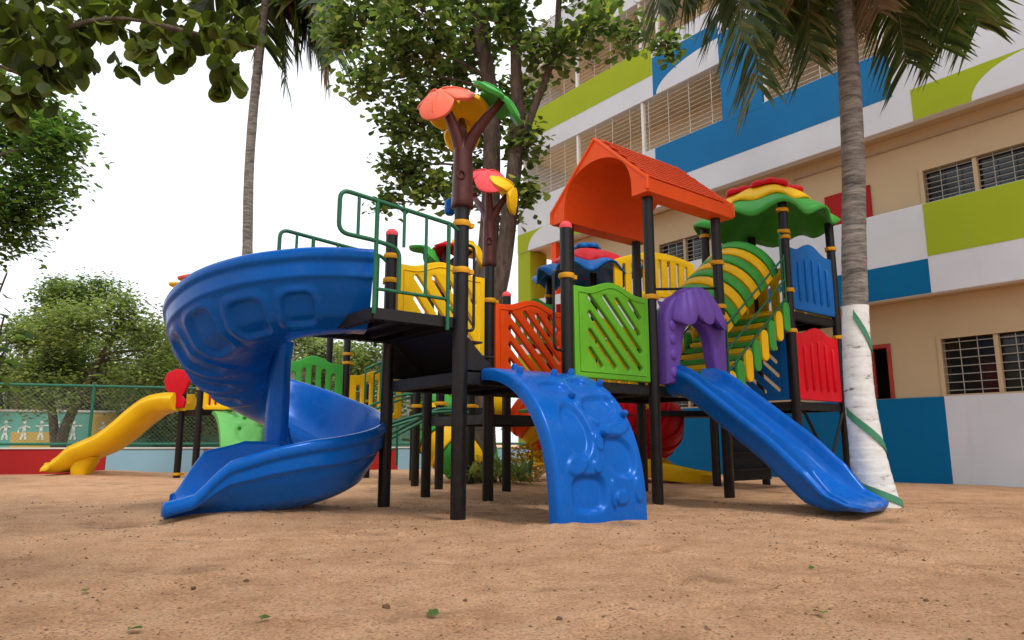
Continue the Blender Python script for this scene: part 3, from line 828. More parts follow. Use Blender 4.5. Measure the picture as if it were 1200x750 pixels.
def refine(P, m):
    Q = []
    n = len(P)
    for k in range(n):
        a, b = P[k], P[(k + 1) % n]
        for q in range(m): Q.append((a[0] + (b[0] - a[0]) * q / m, a[1] + (b[1] - a[1]) * q / m))
    return Q

# raised fan of moulded ribs on the underside of the first turn
def shell_pt(u, f):
    """point on the outer shell: u along path 0..1, f 0 (lip) .. 1 (bottom middle)"""
    n = len(spath); x = u * (n - 1); i = int(min(n - 2, x)); p = lerp(spath[i], spath[i + 1], x - i)
    t = spath[min(n - 1, i + 2)] - spath[max(0, i - 1)]; h = V(t.x, t.y, 0).normalized(); side = V(-h.y, h.x, 0)
    prof = spiral_prof(u, 0)[19:31]
    y = f * (len(prof) - 1); k = int(min(len(prof) - 2, y)); q = y - k
    a, b = prof[k], prof[k + 1]
    return p + side * (a[0] + (b[0] - a[0]) * q) + Z * (a[1] + (b[1] - a[1]) * q)
RIBS = ((.115, .175, .26, .60), (.195, .25, .26, .66), (.268, .318, .22, .72), (.336, .372, .24, .80), (.388, .418, .26, .84), (.434, .462, .28, .84))
def spiral_ring(p, side, u):
    base = spiral_prof(u, 0); n = len(base); P = []
    for k in range(n):
        a, b = base[k], base[(k + 1) % n]; m_ = 7 if 18 <= k <= 30 else 2
        z_, e_ = base[k - 1], base[(k + 2) % n]
        for q in range(m_):
            t = q / m_; cr_ = [.5 * (2 * a[c] + (b[c] - z_[c]) * t + (2 * z_[c] - 5 * a[c] + 4 * b[c] - e_[c]) * t * t + (3 * a[c] - z_[c] - 3 * b[c] + e_[c]) * t ** 3) for c in (0, 1)]
            P.append((cr_[0], cr_[1], (k - 19 + t) / 11))
    out_ = []
    for k, (x, y, f) in enumerate(P):
        d = 0
        if 0 < f < 1:
            for u0, u1, f0, f1 in RIBS:
                ux = abs(u - (u0 + u1) / 2) / ((u1 - u0) / 2); fx = abs(f - (f0 + f1) / 2) / ((f1 - f0) / 2)
                q = (ux ** 4 + fx ** 4) ** .25
                if q < 1.35:
                    t = min(1, max(0, (q - .80) / .2)); t2 = min(1, max(0, (q - 1.05) / .3))
                    d += -.026 * (1 - t * t * (3 - 2 * t)) + .016 * (t if q < 1.05 else 1 - t2)
        if d:
            a, b = P[k - 1], P[(k + 1) % len(P)]; tx, ty = b[0] - a[0], b[1] - a[1]; l_ = math.hypot(tx, ty) + 1e-9
            x -= ty / l_ * d; y += tx / l_ * d
        out_.append(p + side * x + Z * y)
    return out_
fine = catmull(ctrl, 44); nF = len(fine); rings = []
nose = 10
for i, p in enumerate(fine):
    t = fine[min(nF - 1, i + 2)] - fine[max(0, i - 2)]; h = V(t.x, t.y, 0).normalized()
    rings.append(spiral_ring(p, V(-h.y, h.x, 0), i / (nF - 1)))
cen = fine[-1] - Z * .02
for q in (.99, .965, .92, .85): rings.append([cen + (p - cen) * q + (fine[-1] - fine[-3]).normalized() * (.08 * (1 - q) ** .5) for p in rings[nF - 1]])
sp_ = MB().loft(rings).build('spiral_slide', BLUED, ps, smooth=60)
col = MB(); col.lathe([(.088, -.2), (.088, .1), (.10, .3), (.105, .8), (.10, 1.35), (.12, 1.52), (.07, 1.56)], 20, (cx - .0, cy, 0)); col.build('centre_column', BLUED, sp_, smooth=50)
ft = MB(); ft.lathe([(.075, -.15), (.075, .10)], 16, (-1.98, 5.98, 0)); ft.build('foot', BLUED, sp_, smooth=50)
hl = MB(); hl.loft([[V(-2.36 + .20 * math.copysign(abs(math.cos(a)) ** .6, math.cos(a)) * k_, 5.76 + .18 * math.copysign(abs(math.sin(a)) ** .6, math.sin(a)) * k_, z_) for a in [2 * math.pi * q / 28 for q in range(28)]] for k_, z_ in ((.82, -.15), (.92, -.02), (1.1, .06))]); hl.build('heel', BLUED, sp_, smooth=60)

# straight slide ---------------------------------------------------
dd = -BX; s0 = G(2.46, -.02)
def sp3(d, z): return V(s0.x, s0.y, 0) + dd * d + Z * z
spth = catmull([sp3(-.05, 1.19), sp3(.08, 1.185), sp3(.22, 1.13), sp3(.45, .97), sp3(.75, .745), sp3(1.05, .52), sp3(1.26, .33), sp3(1.42, .215), sp3(1.56, .145), sp3(1.66, .115), sp3(1.74, .095)], 8)
def st_prof(u, l):
    h = table([(0, .17), (.2, .15), (.72, .15), (.80, .145), (.87, .10), (.93, .05), (1, .025)], u)
    P = [(-.27, h), (-.255, h * .6), (-.22, h * .2), (-.17, .02), (-.06, .004), (.06, .004), (.17, .02), (.22, h * .2), (.255, h * .6), (.27, h)]
    P += [(.285, h + .025), (.31, h + .03), (.325, h + .005), (.325, h - .02), (.335, h - .03), (.355, h - .025), (.372, h - .045), (.372, h - .085), (.355, h - .10)]
    d = table([(0, .13), (.15, .12), (.75, .12), (.85, .15), (.93, .11), (1, .05)], u)
    k_ = table([(0, 1), (.78, 1), (.9, .55), (1, .3)], u)
    P = [(x, y) for x, y in P[:10]] + [(x, h + (y - h) * k_) for x, y in P[10:]]
    P += [(.34, -d * .4), (.30, -d * .85), (.22, -d), (-.22, -d), (-.30, -d * .85), (-.34, -d * .4)]
    P += [(x, h + y * k_) for x, y in [(-.355, -.10), (-.372, -.085), (-.372, -.045), (-.355, -.025), (-.335, -.03), (-.325, -.02), (-.325, .005), (-.31, .03), (-.285, .025)]]
    return P
ss = sweep_slide(spth, st_prof, BLUE, 'straight_slide', ps, nose=True)
# curved climbing wall --------------------------------------------
cw_ = .94; co = G(.58, .03)
_arc = [(.04 + .93 * math.sin(q * math.pi / 800) ** 0.95, 1.22 * max(0, math.cos(q * math.pi / 800)) ** .80 - .02) for q in range(401)]
_arl = [0]
for q in range(400): _arl.append(_arl[-1] + math.dist(_arc[q], _arc[q + 1]))
def prof_c(t):                       # t 0 at the deck .. 1 at the sand, even along the arc: outward distance, height
    x = t * _arl[-1]; k = min(399, max(0, sum(1 for v_ in _arl if v_ <= x) - 1)); q = (x - _arl[k]) / max(1e-9, _arl[k + 1] - _arl[k])
    return lerp(_arc[k][0], _arc[k + 1][0], q), lerp(_arc[k][1], _arc[k + 1][1], q)
nu, nv = 130, 170
def blob(u, v, cu_, cv_, ru, rv, rot=0, p=3.0):
    du, dv_ = u - cu_, v - cv_; c_, s_ = math.cos(rot), math.sin(rot)
    x = (du * c_ + dv_ * s_) / ru; y = (-du * s_ + dv_ * c_) / rv
    q = (abs(x) ** p + abs(y) ** p) ** (1 / p)
    q = min(1, max(0, (q - .70) / .30)); return 1 - q * q * (3 - 2 * q)
POCK = [(.34, .855, .20, .085, 0, 3.4), (.735, .70, .19, .105, .1, 2.3), (.33, .575, .15, .15, -.45, 2.2), (.70, .45, .23, .075, -.12, 2.4), (.34, .33, .19, .055, -.1, 2.8), (.72, .26, .14, .045, -.1, 2.4)]
BUMPS = [(.24, .735, .13, .05, -.15, 2), (.45, .745, .055, .035, 0, 2), (.68, .88, .10, .035, 0, 2.2), (.60, .86, .045, .07, 0, 2.2), (.89, .85, .06, .065, 0, 2), (.78, .575, .19, .040, -.15, 2), (.50, .43, .07, .045, 0, 2), (.56, .52, .05, .05, 0, 2), (.52, .635, .05, .05, .4, 2), (.90, .36, .06, .05, 0, 2)]
front, back = [], []
for b_ in range(nv + 1):
    t = b_ / nv; d_, z_ = prof_c(t)
    d2, z2 = prof_c(min(1, t + .01)); d1, z1_ = prof_c(max(0, t - .01))
    tg = (dd * (d2 - d1) + Z * (z2 - z1_)).normalized(); nn = AX.cross(tg)
    if nn.z < 0 or nn.dot(dd) < 0: nn = -nn
    if nn.dot(dd) + nn.z < 0: nn = -nn
    for a_ in range(nu + 1):
        x = a_ / nu; dsp = 0
        for P_ in POCK: dsp -= .040 * blob(x, t, *P_)
        for P_ in BUMPS: dsp += .017 * blob(x, t, *P_)
        e = min(x, 1 - x) * cw_; dsp -= .03 * max(0, 1 - e / .035) ** 2
        base = V(co.x, co.y, 0) + AX * (cw_ * (x - .5)) + dd * d_ + Z * z_
        front.append(base + nn * dsp); back.append(base - nn * .10)
m = MB(); N1 = nu + 1; fs = []
for b_ in range(nv):
    for a_ in range(nu):
        q = b_ * N1 + a_; fs.append((q, q + 1, q + N1 + 1, q + N1))
nf = len(front); fs += [tuple(i + nf for i in f)[::-1] for f in fs]
edge = [i for i in range(N1)] + [r_ * N1 + nu for r_ in range(1, nv + 1)] + [nv * N1 + i for i in range(nu - 1, -1, -1)] + [r_ * N1 for r_ in range(nv - 1, 0, -1)]
for k in range(len(edge)): i, j = edge[k], edge[(k + 1) % len(edge)]; fs.append((j, i, i + nf, j + nf))
m.add(front + back, fs); cl = m.build('climbing_wall', BLUE, ps, smooth=50)
for x, t in ((.30, .05), (.15, .19), (.54, .19), (.86, .12), (.93, .29), (.44, .40), (.60, .60), (.93, .50)):
    q = int(round(t * nv)) * N1 + int(round(x * nu)); q2 = min(q + N1, nf - 1)
    tg = (front[q2] - front[q]).normalized(); nn = AX.cross(tg)
    if nn.dot(dd) + nn.z < 0: nn = -nn
    k_ = MB(); k_.tube([front[q] - nn * .01, front[q] + nn * .035, front[q] + nn * .05], [.03, .027, .018], 12); k_.build('foothold', BLUE, cl, smooth=50)

# purple arch over the slide mouth --------------------------------
fr, w_ = pframe(G(2.07, .0), G(2.93, .0), DZ + .01)
h_ = 1.0
outer = []
for k in range(31):
    t = k / 30; x = w_ * (1 - t); y = .70 + .33 * math.sin(math.pi * t) ** .7 + .03 * abs(math.sin(math.pi * 4 * t)); outer.append((x, y))
outer = [(0, 0), (.17, 0), (.20, .18)] + [(w_ / 2 + .26 * math.cos(R(a)), .36 + .32 * math.sin(R(a))) for a in range(180, -1, -12)] + [(w_ - .20, .18), (w_ - .17, 0), (w_, 0)] + outer
pa = fillpanel('arch_panel', outer, [], (fr[0] + fr[3] * .05, fr[1], fr[2], fr[3]), .16, PURPLE, ps, bev=.04)
hd = MB(); o_, ex_, ey_, en_ = fr; rows = []
for q in range(19):
    a = q / 18; row = []
    for k in range(61):
        u = k / 60; c_ = abs(u - .5) * 2
        spread = .30 + .13 * math.sin(a * math.pi * .55)
        rip = abs(math.sin(math.pi * 3 * u)) ** .8
        edge = math.sqrt(max(0, 1 - c_ ** 4))
        tt_ = .5 + (u - .5) * 2 * spread / w_
        zz = .715 + .33 * math.sin(math.pi * min(.999, max(.001, tt_))) ** .7 - a * (.30 + .10 * rip - .14 * c_ ** 2)
        nn_ = .10 + (.055 + .085 * math.sin(a * math.pi * .62) + .035 * rip * a + .014 * abs(math.sin(math.pi * 6 * u)) * (1 - .5 * a)) * edge
        row.append(o_ + ex_ * (w_ / 2 + (u - .5) * 2 * spread) + Z * zz + en_ * nn_)
    rows.append(row)
rows.append([p - en_ * .06 + Z * .01 for p in rows[-1]]); rows.append([p - en_ * .09 + Z * .2 for p in rows[-1]])
hd.loft(rows, closed=False, cap=False)
hd.build('moulded_cowl', PURPLE, pa, smooth=80, solid=.02)
sd_ = MB()
for zz in (.12, .30, .46, .6):
    rr = []
    for a in range(5):
        ph = R(90 * a / 4); r_ = max(.002, .055 * math.cos(ph)); rr.append([o_ + ex_ * (.085 + r_ * math.cos(t)) + Z * (zz + r_ * 1.1 * math.sin(t)) + en_ * (.125 + .03 * math.sin(ph)) for t in [2 * math.pi * q / 14 for q in range(14)]])
    sd_.loft(rr)
sd_.build('moulded_boss', PURPLE, pa, smooth=60)

# orange gable roof -------------------------------------------------
ez, rz = 3.17, 3.98; hw = SB / 2 + .14
oc = G(1.87, .5); Ld = SA * 1.26
def sec():
    P = [(-hw, ez - .02), (-hw, ez + .12), (-.03, rz), (.03, rz), (hw, ez + .12), (hw, ez - .02), (hw - .22, ez - .02)]
    P += [((hw - .22) * math.cos(R(a)), ez + .06 + .50 * math.sin(R(a)) ** .8) for a in range(0, 181, 10)]
    P += [(-hw + .22, ez - .02)]; return P
ro = MB(); pts2 = sec()
ringsr = [[V(oc.x, oc.y, 0) + BX * x + Z * y + AX * d_ for x, y in pts2] for d_ in (0, Ld)]
# strips keep the concave gable clean: left half and right half of the gable as quads
ro.loft(ringsr, cap=False)
npt = len(pts2)
outl = [(-hw, ez - .02), (-hw, ez + .12)]
for ri in (0, 1):
    rg = ringsr[ri]; base_i = len(ro.v); ro.v += [tuple(p) for p in rg]
    # arch indices 7..25 run from +side to -side; fan them to the outline
    arch = list(range(7, 26))
    ro.f.append((base_i + 5, base_i + 6, base_i + 7, base_i + 4))
    for k in range(9): ro.f.append((base_i + arch[k], base_i + arch[k + 1], base_i + (4 if k < 5 else 3)))
    ro.f.append((base_i + arch[5], base_i + 3, base_i + 4))
    for k in range(9, 18): ro.f.append((base_i + arch[k], base_i + arch[k + 1], base_i + (2 if k < 13 else 1)))
    ro.f.append((base_i + arch[13], base_i + 1, base_i + 2)); ro.f.append((base_i + arch[9], base_i + 2, base_i + 3))
    ro.f.append((base_i + arch[18], base_i + 26, base_i + 0, base_i + 1))
rf = ro.build('gable_roof', RORANGE, ps)
# moulded tile courses on both slopes
for sgn in (-1, 1):
    t_ = MB(); a_ = V(oc.x, oc.y, 0) + BX * (sgn * .05) + Z * (rz - .0); b_ = V(oc.x, oc.y, 0) + BX * (sgn * (hw - .02)) + Z * (ez + .15)
    sl = (b_ - a_); nrm = AX.cross(sl).normalized()
    if nrm.z < 0: nrm = -nrm
    nr, nc = 11, 16
    for r_ in range(nr):
        for c_ in range(nc):
            o0 = a_ + sl * (r_ / nr) + AX * (.05 + (Ld - .10) * (c_ + (.5 if r_ % 2 else 0)) / (nc + .5)) + nrm * .003
            t_.add([o0, o0 + AX * (Ld / nc * .86), o0 + AX * (Ld / nc * .86) + sl * (.92 / nr) + nrm * .009, o0 + AX * (Ld / nc * .43) + sl * (1.02 / nr) + nrm * .010, o0 + sl * (.92 / nr) + nrm * .009,
                    o0 - nrm * .001, o0 + AX * (Ld / nc * .86) - nrm * .001, o0 + AX * (Ld / nc * .86) + sl * (.92 / nr) - nrm * .001, o0 + AX * (Ld / nc * .43) + sl * (1.02 / nr) - nrm * .001, o0 + sl * (.92 / nr) - nrm * .001],
                   [(0, 1, 2, 3, 4), (9, 8, 7, 6, 5), (0, 5, 6, 1), (1, 6, 7, 2), (2, 7, 8, 3), (3, 8, 9, 4), (4, 9, 5, 0)])
    t_.build('roof_tiles', RORANGE, rf)
# bargeboard lip round the gable
for d_ in (0, Ld):
    bb = MB(); q = V(oc.x, oc.y, 0) + AX * d_
    bb.tube([q + BX * hw + Z * (ez + .0), q + BX * hw + Z * (ez + .125), q + Z * (rz + .005), q - BX * hw + Z * (ez + .125), q - BX * hw + Z * ez], .022, 8); bb.build('bargeboard', RORANGE, rf, smooth=60)

# stair bridge with striped tunnel to the right-hand tower ----------
ia, ib = 3.04, 4.22; za, zb = DZ + .02, 2.26
def bp(t, j, dz=0): return G(lerp(ia, ib, t), j, lerp(za, zb, t) + dz)
stair = None
nst = 12
for k in range(nst):
    t0, t1 = k / nst, (k + 1) / nst; m = MB(); o_ = bp(t0, .10); o_.z = lerp(za, zb, t0) + .02
    m.obox(o_, (AX * SA * (ib - ia) / nst) * 1.15, BX * SB * .8, Z * .05)
    for q in range(3): m.obox(o_ + AX * (.02 + .03 * q) + Z * .05 + BX * .03, AX * .012, BX * SB * .8 - BX * .06, Z * .008)
    s_ = m.build('stair_tread', YELLOW if k % 2 else GREEN2, ps, bevel=.008)
for j in (.05, .95):
    m = MB(); a_ = bp(0, j, -.12); b_ = bp(1, j, -.12); m.obox(a_ - BX * .02, b_ - a_, BX * .04, Z * .10); m.build('stringer', DECKM, ps)
    n = 8
    for k in range(n):
        t = (k + .5) / n; c0 = bp(t, j - .04 if j < .5 else j + .04, 0); frm = (c0, AX, Z, -BX if j < .5 else BX)
        P = capsule(0, .07, 0, -.17, .070)
        q_ = MB(); q_.prism(P, frm, 0, .05); q_.build('skirt_block', GREEN2 if k % 2 else YELLOW, ps, bevel=.015)
# hand rails beside the stair
for j in (-.02, 1.02):
    m = MB()
    for dz in (.18, .42, .70): m.tube([bp(.0, j, dz), bp(.95, j, dz)], .014, 8)
    m.tube(arcpts([bp(.95, j, .74), bp(.95, j, .1), bp(1.0, j, .06)], .05), .014, 8); m.tube([bp(.02, j, .74), bp(.02, j, .06)], .014, 8)
    m.build('stair_rail', RAIL, ps, smooth=50)
# tunnel hoops
nh = 9
for k in range(nh):
    t = .05 + .98 * k / nh; m = MB(); prof = []
    c0 = bp(t, .5, .56); r0 = .48; wdt = SA * (ib - ia) * .98 / nh
    slope = (bp(1, .5) - bp(0, .5)).normalized(); up_ = BX.cross(slope).normalized()
    if up_.z < 0: up_ = -up_
    rings = []
    for q in range(19):
        a = R(-8 + 196 * q / 18); d_ = BX * math.cos(a) + up_ * math.sin(a)
        L_ = slope * (wdt * 1.50)
        rin, rout = r0 - .03, r0 + .015
        rings.append([c0 + d_ * rin, c0 + d_ * (rout - .008), c0 + d_ * rout + L_ * .04, c0 + d_ * rout + L_ * .64, c0 + d_ * (rout - .008) + L_ * .68, c0 + d_ * rin + L_ * .68])
    m.loft(rings); m.build('tunnel_hoop', YELLOW if k % 2 else GREEN2, ps, smooth=45)
# far-side pickets of the stair bridge
fr2, w2 = pframe(G(ia, 1.08), G(ib, 1.08), 0)
pk = MB()
for k in range(9):
    t = (k + .5) / 9; c0 = bp(t, 1.1, .05)
    pk.obox(c0 - AX * .03, AX * .06, BX * .03, Z * .68)
pk.build('picket', YELLOW, ps, bevel=.008)
# black brace bar between roof posts
MB().tube([G(2.0, .02, 2.16), G(3.0, .02, 2.33)], .014, 8).build('brace', BLACK, ps, smooth=50)
for i_ in (4.25,):
    m = MB(); m.tube([G(5.25, .0, 1.05), G(4.75, .0, .1)], .02, 8); m.tube([G(4.75, .2, 1.02), G(5.15, .2, .45)], .022, 8); m.build('brace', DECKM, ps)
m = MB()
for k in range(4): m.obox(G(4.33, .86, .88 - .22 * k), G(5.17, 0) - G(4.33, 0), -BX * .12, Z * .03)
m.obox(G(4.33, .88, 1.0), G(5.17, 0) - G(4.33, 0), BX * .02, Z * -.92)
m.build('rear_steps', DECKM, ps)

# flower roof of the tower
tc = G(4.75, .5)
fl = flower_roof(ps, tc, .95, 3.55, [(.90, .38, 3.64, GREEN2), (.66, .28, 3.89, YELLOW)], rot=R(38), lob=4, amp=.12)
for k in range(4):
    a = R(38 + 45 + 90 * k); petal_flower(fl, tc + V(.28 * math.cos(a), .28 * math.sin(a), 4.13), .28, RED, 6)
MB().lathe([(.10, 0), (.11, .06), (.06, .12), (.01, .13)], 14, (tc.x, tc.y, 4.14)).build('flower_centre', YELLOW, fl, smooth=60)

# toy trees
def at(u, v, Y):
    p = math.atan(143 / 815); a = (u - 600) / 815; b = (375 - v) / 815
    c_, s_ = math.cos(p), math.sin(p); d = V(a, c_ - b * s_, s_ + b * c_); return V(0, 0, .6) + d * (Y / d.y)
t1 = toy_tree(ps, P2, 2.53, 3.12, [(at(515, 112, 5.45), .27, R(48), R(-112), CORAL, 3, .5), (at(588, 118, 5.5), .27, R(40), R(-10), GREEN2, 3, .35), (at(541, 142, 5.85), .28, R(52), R(85), YELLOW, 3, .55)], .092)
t2 = toy_tree(ps, P3, 2.46, 3.05, [(at(572, 205, 7.1), .26, R(40), R(-80), PINK, 3, .55), (at(600, 222, 7.2), .27, R(60), R(-15), YELLOW, 3, .6), (at(556, 232, 7.5), .04, 0, 0, BROWN, 3, .3)], .078)
# grips and small blue cover on the back of the first tree
MB().lathe([(.03, 0), (.045, .02), (.045, .12), (.03, .14)], 12, tuple(at(527, 252, 5.75))).build('tree_cover', BLUE, t1, smooth=60)

# ================================================================== REAR-LEFT PLAY STRUCTURE (yellow slide)
rl = thing('play_structure', 'farther play structure with yellow wave slide and pale green climbing wall by the green fence', 'playground', (-4.6, 12.0, 0))
ra = V(-5.84, 12.4, 0); rb_ = V(-5.33, 11.95, 0); rc = V(-3.66, 10.9, 0); rd_ = V(-2.76, 11.56, 0); re = V(-3.3, 12.5, 0); rg_ = V(-2.15, 12.0, 0)
for p_, h, cl_ in ((ra, 1.8, [.05, 1.2]), (rb_, 2.9, [1.5]), (rc, 2.6, []), (rd_, 2.75, [1.9, 2.05]), (re, 2.75, [1.9]), (rg_, 2.75, [1.75, 2.3])): post(rl, p_, h, cl_, cap=False)
toy_tree(rl, rb_, 2.8, 3.2, [(at(236, 326, 11.9), .36, R(-10), R(210), CORAL, 3, .4), (at(222, 338, 12.1), .32, R(-25), R(200), YELLOW, 3, .4), (at(256, 330, 12.2), .3, R(20), R(0), CORAL, 3, .4)], .12)
dk_ = MB(); dk_.obox(ra + Z * 1.05, rb_ - ra, V(.8, .85, 0), Z * .10); dk_.obox(rc + Z * 1.0, rd_ - rc, re - rd_, Z * .1); dk_.build('deck', DECKM, rl, bevel=.004)
# wave slide
ys = [(-5.75, 12.25, 1.25), (-6.0, 12.32, 1.25), (-6.25, 12.38, 1.20), (-6.55, 12.46, 1.02), (-6.85, 12.53, .78), (-7.15, 12.6, .58), (-7.45, 12.68, .46), (-7.72, 12.75, .36), (-7.95, 12.8, .22), (-8.12, 12.84, .17), (-8.25, 12.86, .19)]
def y_prof(u, l):
    h = table([(0, .2), (.8, .19), (.93, .12), (1, .02)], u); d = .14
    return [(x * .8, y * .8) for x, y in [(-.26, h), (-.24, h * .4), (-.17, .02), (-.09, .03), (0, 0), (.09, .03), (.17, .02), (.24, h * .4), (.26, h), (.29, h + .04), (.34, h + .03), (.35, h - .03), (.38, h - .04), (.39, h - .08), (.42, h - .09), (.42, h - .15), (.36, -d * .5), (.28, -d), (-.28, -d), (-.36, -d * .5), (-.42, h - .15), (-.42, h - .09), (-.39, h - .08), (-.38, h - .04), (-.35, h - .03), (-.34, h + .03), (-.29, h + .04)]]
yo = sweep_slide(catmull(ys, 8), y_prof, YELLOW, 'wave_slide', rl, nose=True)
m = MB(); m.loft([[V(-7.70 + .20 * k_ * math.copysign(abs(math.cos(a)) ** .7, math.cos(a)) + o_, 12.72 + .19 * k_ * math.copysign(abs(math.sin(a)) ** .7, math.sin(a)), z_) for a in [2 * math.pi * q / 28 for q in range(28)]] for k_, z_, o_ in ((.55, -.1, .0), (.75, 0, 0), (.9, .14, .02), (.95, .24, .06), (.9, .34, .10))]); m.build('foot', YELLOW, yo, smooth=60)
# red elephant-shaped cheeks at the slide mouth
for off in (V(0, 0, 0), V(.42, .5, 0)):
    fr = (V(-5.95, 12.12, 1.18) + off, V(.75, -.1, 0).normalized(), Z.copy(), V(-.1, -.75, 0).normalized())
    P = [(.02, 0), (.28, 0), (.30, .12), (.24, .2), (.30, .3), (.36, .48), (.34, .58), (.25, .64), (.1, .66), (-.05, .6), (-.1, .48), (-.07, .33), (.02, .25), (.06, .15)]
    fillpanel('slide_cheek', [(x * 1.05, y * 1.02) for x, y in P], [], fr, .07, RED, rl, bev=.02)
picket_panel(rl, V(-5.3, 11.9, 0), V(-4.5, 11.7, 0) , 1.14, .5, YELLOW, 'guard_panel', 5, hump=.06, top=.1, bot=.1, slotw=.035)
picket_panel(rl, V(-5.3, 12.5, 0), V(-3.4, 12.5, 0) , 1.05, .55, YELLOW, 'guard_panel', 9, hump=.06, top=.1, bot=.1, slotw=.05)
picket_panel(rl, rc, rd_, 1.1, .88, GREEN2, 'guard_panel', 5, hump=.12, slotw=.04)
picket_panel(rl, rd_, V(-1.9, 12.3, 0), 1.0, .8, YELLOW, 'guard_panel', 5, hump=.1, slotw=.045)
# pale green climbing wall, same moulded pattern on a gentler arc
fv = []; nu2, nv2 = 40, 40
def pg(t): a = t * math.pi / 2; return .05 + .75 * math.sin(a), 1.14 * math.cos(a) ** .8 - .02
e1 = V(.8, .6, 0); e2 = V(.6, -.8, 0)
fr_, bk_ = [], []
for b_ in range(nv2 + 1):
    t = b_ / nv2; d_, z_ = pg(t)
    for a_ in range(nu2 + 1):
        x = a_ / nu2; dsp = -sum(.03 * blob(x, t, *P_) for P_ in POCK) + sum(.03 * blob(x, t, *P_) for P_ in BUMPS)
        base = V(-5.1, 11.9, 0) + e1 * (1.25 * x) + e2 * d_ + Z * z_
        fr_.append(base + (e2 * math.sin(t * 1.4) + Z * math.cos(t * 1.4)) * dsp); bk_.append(base - (e2 + Z) * .06)
N2 = nu2 + 1; fs = [(b_ * N2 + a_, b_ * N2 + a_ + 1, (b_ + 1) * N2 + a_ + 1, (b_ + 1) * N2 + a_) for b_ in range(nv2) for a_ in range(nu2)]
nf2 = len(fr_); fs += [tuple(i + nf2 for i in f)[::-1] for f in fs]
edge = [i for i in range(N2)] + [r_ * N2 + nu2 for r_ in range(1, nv2 + 1)] + [nv2 * N2 + i for i in range(nu2 - 1, -1, -1)] + [r_ * N2 for r_ in range(nv2 - 1, 0, -1)]
for k in range(len(edge)): i, j = edge[k], edge[(k + 1) % len(edge)]; fs.append((j, i, i + nf2, j + nf2))
cg = MB().add(fr_ + bk_, fs).build('climbing_wall', LGREEN, rl, smooth=50)
for x, t in ((.2, .12), (.5, .1), (.35, .3), (.7, .28), (.25, .5)):
    q = fr_[int(t * nv2) * N2 + int(x * nu2)]; MB().tube([q, q + (e2 + Z) * .04], [.035, .025], 10).build('foothold', GREEN2, cg, smooth=50)
# arched bridge rails and stair rails in green tube
m = MB()
for dy in (0, .7):
    o = V(-2.3, 10.9 + dy, 0); pts = [o + V(1.15 * k / 10, .25 * k / 10, 1.62 + .36 * math.sin(math.pi * (.1 + .55 * k / 10))) for k in range(11)]
    m.tube(pts, .02, 8); m.tube([p - Z * .62 for p in pts], .02, 8)
    for p in pts[::2]: m.tube([p, p - Z * .62], .014, 6)
m.build('bridge_rail', RAIL, rl, smooth=50)

# ================================================================== MIDDLE AND REAR-RIGHT PLAY STRUCTURE (blue flower roof, tube slides)
rr_ = thing('play_structure', 'play structure behind with blue and red flower roof and red tube slide near school wall', 'playground', (1.2, 11.2, 0))
mpost = [(V(-1.62, 11.6, 0), 1.9), (V(-1.35, 9.9, 0), 1.9), (V(-.95, 9.25, 0), 2.7), (V(-1.02, 12.0, 0), 2.2), (V(-.58, 9.9, 0), 2.0), (V(-2.5, 12.2, 0), 1.6), (V(.62, 11.4, 0), 3.3), (V(1.32, 11.0, 0), 3.3), (V(1.95, 10.5, 0), 2.6), (V(1.3, 12.2, 0), 3.3), (V(2.15, 11.8, 0), 2.0)]
for p_, h in mpost: post(rr_, p_, h, [(h - .3, AX), (1.1, AX)], cap=False)
toy_tree(rr_, V(-.95, 9.25, 0), 2.55, 2.95, [(at(505, 296, 9.2), .26, R(-35), R(190), GREEN2, 3, .6), (at(525, 290, 9.3), .26, R(-10), R(260), RED, 3, .5), (at(556, 290, 9.3), .30, R(40), R(-10), YELLOW, 3, .6)], .12)
m = MB(); m.obox(V(-1.7, 11.6, 1.0), V(.35, -1.7, 0), V(1.1, .25, 0), Z * .09); m.obox(V(.4, 11.0, 1.02), V(1.0, -.5, 0), V(.7, 1.1, 0), Z * .09); m.obox(V(1.5, 10.5, .98), V(2.4, .25, 0), V(-.1, .7, 0), Z * .09); m.build('deck', DECKM, rr_, bevel=.004)
m = MB(); m.obox(V(.3, 11.2, 2.1), V(1.0, -.6, 0), V(.75, .9, 0), Z * .09); m.build('deck', DECKM, rr_, bevel=.004)
# blue and red flower roof
bc = V(1.22, 11.0, 0)
fl2 = flower_roof(rr_, bc, .9, 3.3, [(.86, .22, 3.27, PBLUE), (.62, .26, 3.42, RED)], rot=R(20), amp=.16)
petal_flower(fl2, bc + Z * 3.74, .26, PBLUE, 5)
fc = V(-.62, 11.5, 0); fl3 = flower_roof(rr_, fc, .6, 2.8, [(.55, .15, 2.72, GREEN2), (.42, .2, 2.86, YELLOW)], rot=0, amp=.12)
petal_flower(fl3, fc + Z * 3.1, .22, RED, 5)
picket_panel(rr_, V(.0, 11.2, 0), V(.75, 10.95, 0), 2.15, .75, GREEN2, 'guard_panel', 5, hump=.12)
picket_panel(rr_, V(.66, 11.0, 0), V(1.25, 10.7, 0), 2.15, .75, RED, 'guard_panel', 3, hump=.12)
